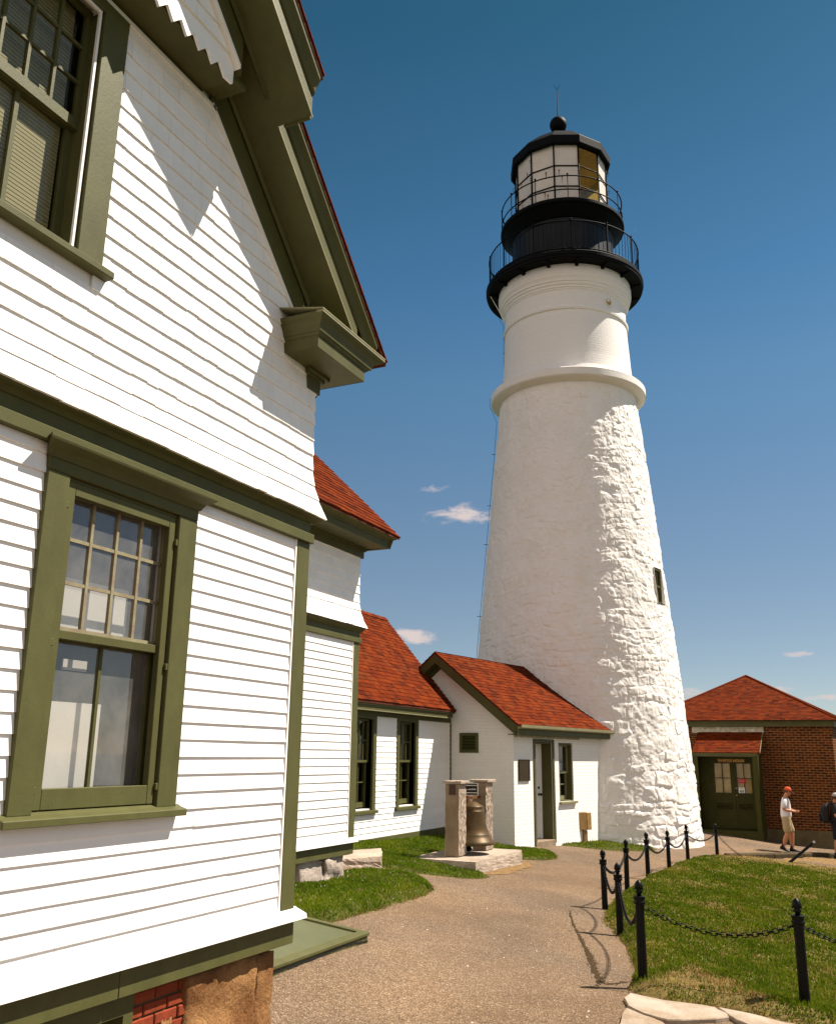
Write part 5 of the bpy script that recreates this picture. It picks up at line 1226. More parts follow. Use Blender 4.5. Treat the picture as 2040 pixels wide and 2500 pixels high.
mb = MB(); mb.lathe([(1.66, 15.06), (1.66, 16.62), (1.69, 16.66), (1.69, 16.74)], (TX, TY, 0), n=96)
for k in range(24):
    t = 2 * PI * k / 24; mb.tube([TP(t, 1.662, 15.1), TP(t, 1.662, 16.6)], .012, n=5)
mb.build('watch_room', M['rusty_black'], tower)
mb = MB(); mb.lathe([(1.6, 16.74), (1.7, 16.78), (2.0, 17.08), (2.05, 17.10), (2.07, 17.13), (2.07, 17.22), (2.04, 17.25), (1.2, 17.27)], (TX, TY, 0), n=128); mb.build('lantern_deck', M['black'], tower)
railing('lantern_railing', 2.02, 17.24, 18.05, 0, (18.05, 17.55), 12, .01, .014, .021)
# lantern
LR = 1.56; la0 = TOB - R_(6.7)
cor_ = [(la0 + k * 2 * PI / 12) for k in range(12)]
mb = MB()
for t in cor_: mb.tube([TP(t, LR, 17.26), TP(t, LR, 19.66)], .028, n=6)
for z in (17.30, 18.02, 18.79, 19.60):
    for k in range(12): mb.tube([TP(cor_[k], LR, z), TP(cor_[(k + 1) % 12], LR, z)], .02, n=6)
for t in cor_:
    for z in (17.75, 18.45, 19.15): mb.tube([TP(t, LR + .02, z), TP(t, LR + .10, z + .02), TP(t, LR + .10, z + .10), TP(t, LR + .02, z + .12)], .008, n=5)
lf = mb.build('lantern_frame', M['black'], tower)
for k in range(12):
    # angle of pane centre relative to the viewer side, positive towards the house
    rel = math.degrees((TOB - (cor_[k] + PI / 12) + PI) % (2 * PI) - PI)
    a_, b_ = cor_[k], cor_[(k + 1) % 12]; q = .985
    mb = MB(); mb.poly([TP(a_, LR * q, 17.28), TP(b_, LR * q, 17.28), TP(b_, LR * q, 19.62), TP(a_, LR * q, 19.62)])
    white = -30 < rel < 165 or -95 < rel < -60  # right-hand white pane: its sky reflection is painted as a white panel
    if -55 < rel < -25:
        mb = MB(); mb.poly([TP(a_, LR * q, 17.28), TP(b_, LR * q, 17.28), TP(b_, LR * q, 18.02), TP(a_, LR * q, 18.02)])
    po = mb.build('lantern_pane', M['pane_white'] if white else M['glass_dark'], tower)
    if -55 < rel < -25: po['label'] = 'open pane showing the ochre interior'
    if white and -30 < rel < 90:
        mb = MB(); ca, sa = Vector(TP(a_, LR * q + .004, 0)), Vector(TP(b_, LR * q + .004, 0))
        for j in range(3):
            f_, z_ = random.uniform(.15, .85), random.uniform(17.5, 19.3); p = ca.lerp(sa, f_); nn_ = Vector((p.x - TX, p.y - TY, 0)).normalized(); tt_ = Vector((-nn_.y, nn_.x, 0))
            mb.prism([p + nn_ * .004 + tt_ * (.028 * math.cos(i * PI / 4)) + Vector((0, 0, z_ + .028 * math.sin(i * PI / 4))) for i in range(8)], nn_ * .006)
            w_ = random.uniform(.008, .02); mb.prism([p + nn_ * .003 + tt_ * s_ * w_ * k_ + Vector((0, 0, z_ - h_)) for s_, k_, h_ in ((-1, 1, 0), (1, 1, 0), (1, .3, random.uniform(.15, .3)), (-1, .3, .25))], nn_ * .003)
        mb.build('rust_stain', M['rust'], po)
mb = MB(); mb.lathe([(.42, 17.28), (.42, 17.9), (.50, 17.95), (.55, 18.1), (.55, 18.62), (.5, 18.8), (.2, 18.9), (.06, 18.95), (.06, 19.56)], (TX, TY, 0), n=32); mb.build('lamp_housing', M['dark'], tower)
mb = MB(); mb.lathe([(1.46, 18.05), (1.46, 19.54)], (TX, TY, 0), n=12, a0=la0)
mb.f = [f for f in mb.f if len(f) == 4]
ks = []
for f in mb.f:
    cx = sum(mb.v[i][0] for i in f) / 4 - TX; cy = sum(mb.v[i][1] for i in f) / 4 - TY; rel = math.degrees((TOB - math.atan2(cy, cx) + PI) % (2 * PI) - PI)
    if 60 < rel < 180 or -180 < rel < -100: ks.append(f)
mb.f = ks
lm = bpy.data.materials.new('ochre_blind'); lm.use_nodes = True; l_nt = lm.node_tree; l_nt.nodes.clear()
lo_ = nd(l_nt, 'ShaderNodeOutputMaterial'); lt_ = nd(l_nt, 'ShaderNodeBsdfTranslucent'); lt_.inputs['Color'].default_value = (.36, .24, .055, 1); ld_ = nd(l_nt, 'ShaderNodeBsdfDiffuse'); ld_.inputs['Color'].default_value = (.4, .27, .08, 1); lx_ = nd(l_nt, 'ShaderNodeMixShader'); lx_.inputs['Fac'].default_value = .5
l_nt.links.new(lt_.outputs[0], lx_.inputs[1]); l_nt.links.new(ld_.outputs[0], lx_.inputs[2]); l_nt.links.new(lx_.outputs[0], lo_.inputs['Surface'])
mb.build('lantern_blind', lm, tower)
mb = MB(); mb.lathe([(1.3, 17.272), (1.5, 17.275), (1.5, 17.28)], (TX, TY, 0), n=12, a0=la0); mb.build('lantern_floor', M['pane_white'], tower)
mb = MB(); mb.lathe([(.2, 19.57), (1.49, 19.545), (1.49, 19.56)], (TX, TY, 0), n=12, a0=la0); mb.build('lantern_ceiling', M['ochre'], tower)
mb = MB(); mb.lathe([(1.50, 19.60), (1.66, 19.56), (1.70, 19.56), (1.72, 19.60), (1.72, 19.86), (1.68, 19.92), (1.1, 20.48), (.5, 20.9), (.22, 21.0), (.22, 21.16), (.28, 21.2), (.2, 21.26)], (TX, TY, 0), n=12, a0=la0); mb.build('lantern_roof', M['black'], tower)
mb = MB(); mb.lathe([(.30 * math.sin(PI * k / 16) + .001, 21.53 - .30 * math.cos(PI * k / 16)) for k in range(17)], (TX, TY, 0), n=32); vo = mb.build('ventilator_ball', M['black'], tower, smooth=True)
mb = MB(); mb.tube([(TX, TY, 21.8), (TX, TY, 22.75), (TX, TY, 23.0)], [.025, .012, .010], n=6)
for s_ in (-1, 1): 
    dx, dy = math.sin(TAX) * .10 * s_, -math.cos(TAX) * .10 * s_; mb.tube([(TX, TY, 22.98), (TX + dx, TY + dy, 23.2)], .007, n=5)
mb.build('lightning_rod', M['black'], tower)
mb = MB(); t = TOB - R_(84); pts = [TP(t, 2.55, 14.8), TP(t, 2.02, 13.8), TP(t, 2.03, 12.0), TP(t, 2.12, 11.4), TP(t, 2.49, 11.2), TP(t, 2.50, 10.95), TP(t, 2.28, 10.4)]
for z in (9, 7.5, 6.2, 5, 3.6, 2.2, 1, -.5): pts.append(TP(t, np.interp(z, PZ, PR) + .05, z))
mb.tube(pts, .006, n=5)
for z in (12.8, 9.3, 7.6, 6.35, 4.1): mb.tube([TP(t, np.interp(z, PZ, PR) - .05 if z < 11 else 1.95, z), TP(t, (np.interp(z, PZ, PR) + .14) if z < 11 else 2.06, z)], .009, n=5)
mb.build('lightning_cable', M['black'], tower)
mb = MB(); mb.tube([TP(t + .1, 2.5, 14.85), TP(t + .12, 2.0, 13.85)], .012, n=5); mb.build('gallery_stay', M['white_flat'], tower)

# ------------------------------------------------------------------ red brick whistle house
KX = 33.9; FK = frame((KX, 0, 0), (0, -1, 0), (-1, 0, 0))     # u = -y
kz = gz(33.5, 3)
whis = empty('whistle_house', (KX, 4., kz), 'red brick house with a low hipped red roof and a green timber porch', 'house')
KR = -.74; KL = -6.66; KD = 7.6
KB = KR + .62
mb = MB(); mb.prism([FK(KL, 0, -2.255), FK(KR, 0, -2.255), FK(KB, -KD, -2.255), FK(KL, -KD, -2.255)], (0, 0, 3.375)); mb.build('brick_wall', M['brick'], whis)
mb = MB(); mb.prism([FK(KL - .06, .035, -3.2), FK(KR + .03, .035, -3.2), FK(KB + .03, -KD, -3.2), FK(KL - .06, -KD, -3.2)], (0, 0, .944)); mb.build('foundation', M['concrete'], whis)
mb = MB(); mb.fbox(FK, KL - .1, KR + .10, .0, .16, 1.07, 1.265); mb.prism([FK(KR - .3, .001, 1.068), FK(KR + .10, .001, 1.068), FK(KB + .10, -KD, 1.068), FK(KB - .3, -KD, 1.068)], (0, 0, .194)); mb.build('eave_board', M['green'], whis)
mb = MB(); AX_, AY_, AZ_ = 37.55, 3.66, 3.09
c1 = [FK(KL - .3, .38, 1.27), FK(KR + .26, .38, 1.27), FK(KB + .30, -KD - .3, 1.27), FK(KL - .3, -KD - .3, 1.27)]
ap = (AX_, AY_, AZ_)
for k in range(4): mb.poly([c1[k], c1[(k + 1) % 4], ap])
mb.poly(c1[::-1]); mb.build('roof_deck', M['roof_base'], whis)
mb = MB()
def hip(mb, p0, p1, ap, course, tab, ap2=None):
    p0, p1, ap = Vector(p0), Vector(p1), Vector(ap); U = (p1 - p0); w = U.length; U.normalize(); t = (ap - p0).dot(U); h = ap - (p0 + U * t); hl = h.length
    t2 = (Vector(ap2) - p0).dot(U) if ap2 else t
    roof_tabs(mb, p0 + Vector((0, 0, .004)), U, h / hl, lambda v: (t * v / hl, w - (w - t2) * v / hl), hl, course=course, tab=tab)
hip(mb, c1[0], c1[1], ap, .125, (.11, .25)); hip(mb, c1[1], c1[2], ap, .125, (.12, .26))
mb.build('roof_shingles', M['shingle'], whis)
mb = MB()
for q, e_ in ((c1[0], ap), (c1[1], ap), (c1[2], ap)):
    mb.tube([Vector(q) + Vector((0, 0, .01)), Vector(e_) + Vector((0, 0, .02))], .04, n=6)
mb.build('hip_cap', M['shingle'], whis)
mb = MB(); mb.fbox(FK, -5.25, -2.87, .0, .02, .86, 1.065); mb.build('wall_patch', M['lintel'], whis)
# porch
PX = 32.4; FPc = frame((PX, 0, 0), (0, -1, 0), (-1, 0, 0)); dp = KX - PX
pr = MB()
mb = MB(); mb.fbox(FPc, -5.02, -3.02, -.03, .0, .06, .19); mb.fbox(FPc, -5.05, -3.0, .0, .03, .12, .19); mb.build('porch_fascia', M['green'], whis)
mb = MB(); mb.loft([[FPc(u, -d, z) for d, z in ((-.04, .19), (dp, .80 + .09), (dp, .76), (.0, .13))] for u in (-5.04, -2.93)]); mb.build('porch_roof_deck', M['roof_base'], whis)
mb = MB(); hl = math.hypot(dp + .06, .70); roof_tabs(mb, FPc(0, .06, .188), (0, -1, 0), Vector((dp + .06, 0, .70)) / hl, lambda v: (-5.05, -2.92), hl, course=.135, tab=(.11, .25)); mb.build('porch_roof_shingles', M['shingle'], whis)
mb = MB(); mb.loft([[FPc(-2.915, .05 - t * (dp), .17 + t * .66 + dz) for t, dz in ((0, 0), (1, 0), (1, .06), (0, .05))], [FPc(-2.90, .05 - t * (dp), .17 + t * .66 + dz) for t, dz in ((0, 0), (1, 0), (1, .06), (0, .05))]]); mb.build('porch_roof_edge', M['cream'], whis)
mb = MB(); mb.fbox(FPc, -3.17, -3.02, -.15, .0, -2.3, .07); mb.build('porch_post', M['green_shaded'], whis)
mb = MB(); mb.fbox(FPc, -5.02, -4.90, -.15, .0, -2.3, .07); mb.build('porch_post', M['green_shaded'], whis)
mb = MB(); mb.prism([FPc(-3.02, 0, -2.5), FPc(-3.02, -dp, -2.5), FPc(-3.02, -dp, .80), FPc(-3.02, -.02, .10)], (0, .03, 0)); mb.build('porch_side_panel', M['green_shaded'], whis)
mb = MB(); mb.prism([FPc(-5.02, 0, -2.5), FPc(-5.02, -dp, -2.5), FPc(-5.02, -dp, .80), FPc(-5.02, -.02, .10)], (0, .03, 0)); mb.build('porch_side_panel', M['green_shaded'], whis)
mb = MB(); mb.fbox(FPc, -5.04, -2.99, -.04, .025, -2.62, -2.29); mb.fbox(FPc, -4.98, -3.05, -dp, -.04, -2.62, -2.26); mb.build('porch_step', M['green_shaded'], whis)
DX = 33.35; FDr = frame((DX, 0, 0), (0, -1, 0), (-1, 0, 0))
mb = MB(); mb.fbox(FDr, -5.0, -4.62, -.1, .0, -2.26, .3); mb.fbox(FDr, -3.24, -3.04, -.1, .0, -2.26, .3); mb.fbox(FDr, -4.62, -3.24, -.1, .0, -.08, .3); dfo = mb.build('door_frame', M['green_shaded'], whis)
def leaf(u0, u1):
    mb = MB(); s_ = .10; z0, z1, zl = -2.25, -.085, -1.12
    mb.fbox(FDr, u0, u0 + s_, -.07, -.02, z0, z1); mb.fbox(FDr, u1 - s_, u1, -.07, -.02, z0, z1)
    for a, b in ((z0, z0 + .16), (zl - .12, zl), (z1 - .08, z1), (-1.72, -1.66)): mb.fbox(FDr, u0 + s_, u1 - s_, -.07, -.0205, a, b)
    mb.fbox(FDr, u0 + s_, u1 - s_, -.065, -.04, z0 + .16, -1.72); mb.fbox(FDr, u0 + s_, u1 - s_, -.065, -.04, -1.47, zl - .12)
    for k in range(4): mb.fbox(FDr, u0 + s_, u1 - s_, -.06 + .0, -.025, -1.655 + k * .047, -1.63 + k * .047)
    c = (u0 + u1) / 2; mb.fbox(FDr, c - .014, c + .014, -.062, -.025, zl, z1 - .08); mb.fbox(FDr, u0 + s_, u1 - s_, -.062, -.026, (zl + z1 - .08) / 2 - .014, (zl + z1 - .08) / 2 + .014)
    o = mb.build('door', M['green_shaded'], whis)
    pane(FDr, u0 + s_, u1 - s_, zl, z1 - .08, -.045).build('glass', M['glass_door'], o)
    mb = MB(); mb.fbox(FDr, u0 + s_, u1 - s_, -.14, -.13, zl - .1, z1); mb.build('door_backing', M['ochre'], o)
    return o
leaf(-4.62, -3.905); d2 = leaf(-3.90, -3.245)
mb = MB(); mb.fbox(FDr, -3.925, -3.88, -.02, .005, -2.0, -.09); mb.build('door_astragal', M['green_shaded'], whis)
mb = MB()
for z in (-1.19, -.97): mb.lathe([(.001, -.035), (.03, -.02), (.036, 0), (.03, .02), (.001, .035)], FDr(-3.84, .03 if z < -1 else .0, z), n=12)
mb.build('door_knob', M['brass'], d2, smooth=True)
# signs
mb = MB(); mb.fbox(FDr, -4.37, -3.53, .002, .035, -.145, .005); sg = mb.build('house_sign', M['wood_dark'], None); tag(sg, 'brown wooden sign with yellow letters WHISTLE HOUSE over the double door', 'sign')
text_mesh('WHISTLE HOUSE', .115, FDr, -3.95, .037, -.072, thick=.002, shear=.15).build('lettering', M['gold'], sg)
mb = MB(); mb.fbox(FDr, -3.765, -3.52, -.018, -.012, -.80, -.665); n1 = mb.build('door_notice', M['red_sign'], None); tag(n1, 'red notice stuck to the door glass above the white one', 'notice')
mb = MB()
for z in (-.70, -.735, -.76): mb.fbox(FDr, -3.74, -3.74 + random.uniform(.15, .2), -.0118, -.011, z, z + .012)
mb.build('printed_lines', mat_noise('faded_red_print', (.55, .2, .16), bump=0), n1)
mb = MB(); mb.fbox(FDr, -3.765, -3.575, -.018, -.012, -1.115, -.935); n2 = mb.build('door_notice', M['white_letter'], None); tag(n2, 'white notice with two black footprints stuck to the door glass', 'notice')
mb = MB()
for s_ in (-1, 1):
    uc = -3.67 + s_ * .034
    mb.prism([FDr(uc + .022 * math.cos(2 * PI * k / 12), -.0118, -1.052 + .036 * math.sin(2 * PI * k / 12)) for k in range(12)], (-.001, 0, 0)); mb.prism([FDr(uc - s_ * .004 + .016 * math.cos(2 * PI * k / 10), -.0118, -1.092 + .018 * math.sin(2 * PI * k / 10)) for k in range(10)], (-.0012, 0, 0))
mb.build('footprints', M['black_flat'], n2)
mb = MB()
for z, w in ((-.955, .12), (-.975, .09)): mb.fbox(FDr, -3.67 - w / 2, -3.67 + w / 2, -.0118, -.011, z - .004, z + .006)
mb.build('printed_lines', mat_noise('pink_print', (.4, .2, .18), bump=0), n2)

# ------------------------------------------------------------------ fog bell monument
MZ = -1.68
mon = empty('bell_monument', (15.78, 6.42, gz(15.78, 6.42)), 'granite monument of two rough pillars on a low slab, framing the bronze bell', 'monument')
mb = MB(); rock(mb, 14.60, 16.96, 5.80, 7.05, -2.05, MZ, n=14, amp=.008, seed=41)
for i, v in enumerate(mb.v):
    if v[2] > MZ - .03: mb.v[i] = (v[0], v[1], MZ + random.uniform(-.002, .002))
mb.build('slab', M['granite_rough'], mon)
for k, (a, b, c_, d) in enumerate(((15.10, 15.43, 6.31, 6.57), (16.34, 16.70, 6.29, 6.56))):
    mb = MB(); rock(mb, a, b, c_, d, MZ, -.478, n=22, amp=.016, seed=50 + k, sm=.22)
    for i, v in enumerate(mb.v):     # sawn face towards the path, split faces on the sides
        x, y, z = v
        if x < a + .03: x = a + random.uniform(-.001, .001)
        mb.v[i] = (x, y, z)
    p = mb.build('pillar', M['granite'] if 0 else M['granite_rough'], mon)
    mb = MB(); mb.box(a - .004, a + .0, c_ + .012, d - .012, MZ + .01, -.49); mb.build('sawn_face', M['granite'], p)
    mb = MB(); rock(mb, a - .04, b + .04, c_ - .05, d + .05, -.478, -.43, n=9, amp=.005, seed=60 + k); mb.build('cap_stone', M['granite_rough'], p)
    if k == 0:
        mb = MB(); mb.box(a - .018, a - .004, 6.375, 6.49, -.665, -.49); mb.build('pillar_plaque', M['brown_plaque'], p, bevel=.002)
mb = MB(); mb.box(15.43, 16.34, 6.40, 6.48, -.76, -.72); mb.box(15.68, 15.80, 6.38, 6.50, -.86, -.70); mb.build('bell_yoke', M['wood_dark'], mon)
sgn = empty('bell_sign', (15.9, 6.40, -.68), 'small black and white sign hung between the granite pillars over the bell', 'sign')
FSg = frame((15.9, 6.455, 0), Vector((.30, -.954, 0)), Vector((-.954, -.30, 0)))
mb = MB(); mb.fbox(FSg, -.17, .17, -.012, .0, -.70, -.485); mb.build('sign_board', M['white_letter'], sgn)
mb = MB(); mb.fbox(FSg, -.155, .155, .0005, .003, -.69, -.495); mb.build('sign_face', M['black_flat'], sgn)
mb = MB()
for z in (-.528, -.655): mb.fbox(FSg, -.15, .15, .0032, .006, z - .006, z + .008)
u = -.13
while u < .13:
    w = random.uniform(.006, .014); h = random.uniform(.014, .030); mb.fbox(FSg, u, u + w, .0032, .006, -.607, -.607 + h); u += w + random.choice((.004, .005, .012))
mb.build('sign_letters', M['white_letter'], sgn)
bell = empty('bell', (15.76, 6.40, -1.52), 'green brown bronze fog bell with a flared lip hanging low between the pillars', 'bell')
prof = [(.0005, -.80), (.085, -.80), (.10, -.808), (.222, -.872), (.230, -.88), (.231, -.90), (.233, -.95), (.237, -.952), (.239, -.965), (.246, -1.05), (.262, -1.15), (.288, -1.25), (.322, -1.34), (.328, -1.345), (.331, -1.36), (.362, -1.40), (.40, -1.455), (.425, -1.485), (.425, -1.515), (.40, -1.515), (.33, -1.44), (.26, -1.3), (.21, -1.1), (.19, -.95), (.001, -.86)]
mb = MB(); mb.lathe(prof, (15.80, 6.37, 0), n=64); mb.build('bell_body', M['bronze'], bell, smooth=True)
mb = MB(); mb.lathe([(.001, -1.645), (.05, -1.62), (.06, -1.59), (.03, -1.55), (.02, -1.2), (.001, -1.2)], (15.76, 6.40, 0), n=16); mb.build('clapper', M['black'], bell, smooth=True)
mb = MB(); mb.box(15.74, 15.78, 6.37, 6.43, -.80, -.72); mb.build('bell_hanger', M['rust'], bell)

# ------------------------------------------------------------------ chain fence round the mound
PST = [(8.77, .60), (8.815, 1.925), (11.665, 2.79), (13.575, 3.448), (16.08, 3.70), (18.137, 3.77), (20.145, 3.75), (22.33, 3.73), (24.33, 3.36)]
def pz(x, y):
    return float(lawn_height(ISL, np.array([x]), np.array([y]))[0])
def make_post():
    t = bpy.data.objects.new('chain_post', None); COL.objects.link(t); ORG[t] = Vector((0, 0, 0)); t['category'] = 'post'; t['group'] = 'black posts of the chain fence'
    mb = MB(); mb.lathe([(.043, -.15), (.043, .0), (.040, .60), (.040, .645)], n=16); mb.build('shaft', M['black_post'], t)
    mb = MB(); mb.lathe([(.041, .60), (.052, .605), (.055, .62), (.048, .635), (.054, .66), (.054, .668), (.02, .674)], n=20); mb.build('collar', M['black_post'], t)
    mb = MB(); mb.lathe([(.022, .67), (.020, .69), (.034, .70), (.036, .712), (.024, .722), (.038, .735), (.040, .752), (.034, .775), (.020, .793), (.008, .803), (.001, .806)], n=14)
    for k in range(8):
        a = 2 * PI * k / 8; mb.tube([(.034 * math.cos(a), .034 * math.sin(a), .728), (.046 * math.cos(a), .046 * math.sin(a), .733)], [.006, .002], n=5)
    mb.build('finial', M['black_post'], t, smooth=True); return t
def dup(o):
    c = o.copy(); COL.objects.link(c)
    for ch in [x for x in bpy.data.objects if x.parent == o]:
        d = ch.copy(); COL.objects.link(d); d.parent = c
    return c
plab = ['black iron post nearest the camera on the right, standing on the grass edge', 'black iron post by the flagstones, at the near corner of the mound', 'black iron post second from the flagstones along the path edge', 'black iron post at the bend of the path, farthest left of the fence', 'black iron post in front of the tower foot, just past the bend', 'third black iron post past the bend, before the white tower base', 'fourth black iron post past the bend, before the white tower base', 'black iron post before the right edge of the tower base', 'black iron post at the far end of the chain, before the whistle house porch']
p0 = make_post(); posts = []
for k, (x, y) in enumerate(PST):
    o = p0 if k == 0 else dup(p0)
    o.location = (x, y, pz(x, y)); o.rotation_euler = (R_(random.uniform(-.6, .6)), R_(random.uniform(-.6, .6)), random.uniform(0, 6)); o['label'] = plab[k]; posts.append(o)
def chain(a, b, sag, label, L_=.058, W_=.036, r_=.0048):
    a, b = Vector(a), Vector(b); n = 80
    pts = [a.lerp(b, t / n) - Vector((0, 0, sag * 4 * (t / n) * (1 - t / n))) for t in range(n + 1)]
    ds = [0]
    for k in range(n): ds.append(ds[-1] + (pts[k + 1] - pts[k]).length)
    N_ = int(ds[-1] / (L_ * .74)); mb = MB()
    for k in range(N_):
        s = (k + .5) / N_ * ds[-1]; j = min(np.searchsorted(ds, s) - 1, n - 1); t = (s - ds[j]) / (ds[j + 1] - ds[j]); c = pts[j].lerp(pts[j + 1], t); tv = pts[j + 1] - pts[j]
        side = Vector((-tv.y, tv.x, 0)).normalized(); upv_ = Vector((0, 0, 1))
        mb.link(c, tv, (side + upv_ * .35) if k % 2 else (upv_ - side * .35), L_, W_, r_)
    o = mb.build('fence_chain', M['black_post'], None, smooth=True); tag(o, label, 'chain', 'sagging chains of the fence')
def att(k, off=.60): x, y = PST[k]; return (x, y, pz(x, y) + off)
lab = ['sagging black chain between the two nearest posts over the straw patch', 'black chain running from the post by the flagstones to the next post up the path', 'short black chain sagging between the second post and the post at the bend', 'black chain curving past the bend towards the tower', 'black chain between the first two posts before the tower foot', 'second black chain before the white tower base', 'third black chain before the white tower base', 'black chain crossing the right edge of the tower base']
for k in range(8): chain(att(k), att(k + 1), (.16, .30, .24, .20, .20, .20, .20, .17)[k], lab[k])
chain(att(0), (9.3, -1.0, att(0)[2] - .0), .22, 'black chain leaving the nearest post at the right edge of the photo')
x, y = PST[8]; chain(att(8), (x + .45, y - .75, gz(x + .45, y - .75) + .05), .12, 'loose black chain end hanging from the last post to the ground')
# fallen pole
pb, ptp = Vector((24.95, 1.93, gz(24.95, 1.93) - .05)), Vector((25.4, 1.19, -1.94))
pole = empty('leaning_pole', pb, 'black pipe leaning out of the ground with a bright metal end', 'pole')
mb = MB(); mb.tube([pb, pb.lerp(ptp, .94)], .034, n=12); mb.build('pipe', M['black_post'], pole)
mb = MB(); mb.tube([pb.lerp(ptp, .94), ptp], .030, n=12); mb.build('pipe_end', M['silver'], pole)
# flagstones
fl = ([(8.33, 1.95), (8.21, 1.61), (8.23, 1.30), (8.14, 1.19), (7.95, 1.10), (7.74, 1.3), (7.63, 1.50), (7.72, 1.68), (7.88, 1.84)], [(7.80, 1.84), (7.66, 1.68), (7.56, 1.52), (7.1, 1.3), (6.7, 1.55), (6.9, 1.75), (7.35, 1.80)], [(8.22, 1.22), (8.15, .97), (8.17, .68), (8.3, .3), (8.2, -.2), (7.7, -.2), (7.65, .6), (7.90, 1.02), (8.10, 1.14)])
fll = ['large pale flagstone between the path and the grass corner', 'pale flagstone at the bottom edge beside the asphalt', 'long pale flagstone along the grass at the bottom right, crossed by a post shadow']
for k, pl in enumerate(fl):
    q = smooth_poly(pl, jit=.008); n = len(q); mb = MB(); cc = (sum(a for a, b in q) / n, sum(b for a, b in q) / n)
    i = len(mb.v); rings = []
    for s_, dz in ((1., -.06), (1., .022), (.985, .03), (.6, .033)): rings.append([(cc[0] + (a - cc[0]) * s_, cc[1] + (b - cc[1]) * s_, gz(a, b) + dz + random.uniform(-.001, .001)) for a, b in q])
    mb.loft(rings); tag(mb.build('flagstone', M['flag'], None), fll[k], 'flagstone', 'flagstones at the path edge')


# ------------------------------------------------------------------ people
def skin(name, V, E_, Rr, mat, parent, xf, sub=2, roots=(0,)):
    me = bpy.data.meshes.new(name); org = ORG[parent]
    me.from_pydata([tuple(Vector(xf(v)) - org) for v in V], E_, []); me.materials.append(mat)
    o = bpy.data.objects.new(name, me); COL.objects.link(o); o.parent = parent
    m = o.modifiers.new('skin', 'SKIN'); m.use_smooth_shade = True; m.use_x_symmetry = False; m.branch_smoothing = .6
    if not me.skin_vertices: me.skin_vertices.new() if hasattr(me.skin_vertices, 'new') else None
    d = me.skin_vertices[0].data
    for k, rr in enumerate(Rr): d[k].radius = (rr, rr) if not isinstance(rr, tuple) else rr; d[k].use_root = k in roots
    if sub:
        q = o.modifiers.new('sub', 'SUBSURF'); q.levels = sub; q.render_levels = sub
    return o
def hand(V, E_, Rr, wrist, d, pn, side, curl=.6):
    """palm, four unequal fingers and a thumb from wrist vertex index; d = pointing direction, pn = palm normal"""
    w = Vector(V[wrist]); d = Vector(d).normalized(); pn = Vector(pn).normalized(); sd = d.cross(pn).normalized() * side
    V.append(tuple(w + d * .045)); Rr.append((.030, .018)); E_.append((wrist, len(V) - 1)); pm = len(V) - 1
    for k, (off, ln) in enumerate(((-.027, .070), (-.009, .080), (.009, .075), (.027, .058))):
        b = w + d * .088 + sd * off; V.append(tuple(b)); Rr.append(.0105); E_.append((pm, len(V) - 1))
        c = b + (d * math.cos(curl * .6) + pn * math.sin(curl * .6)) * ln * .5; V.append(tuple(c)); Rr.append(.0092); E_.append((len(V) - 2, len(V) - 1))
        e = c + (d * math.cos(curl * 1.6) + pn * math.sin(curl * 1.6)) * ln * .5; V.append(tuple(e)); Rr.append(.0075); E_.append((len(V) - 2, len(V) - 1))
    t = w + d * .05 - sd * .038; V.append(tuple(t)); Rr.append(.012); E_.append((pm, len(V) - 1))
    t2 = t + (d * .8 - sd * .35 + pn * .5) * .042; V.append(tuple(t2)); Rr.append(.0095); E_.append((len(V) - 2, len(V) - 1))
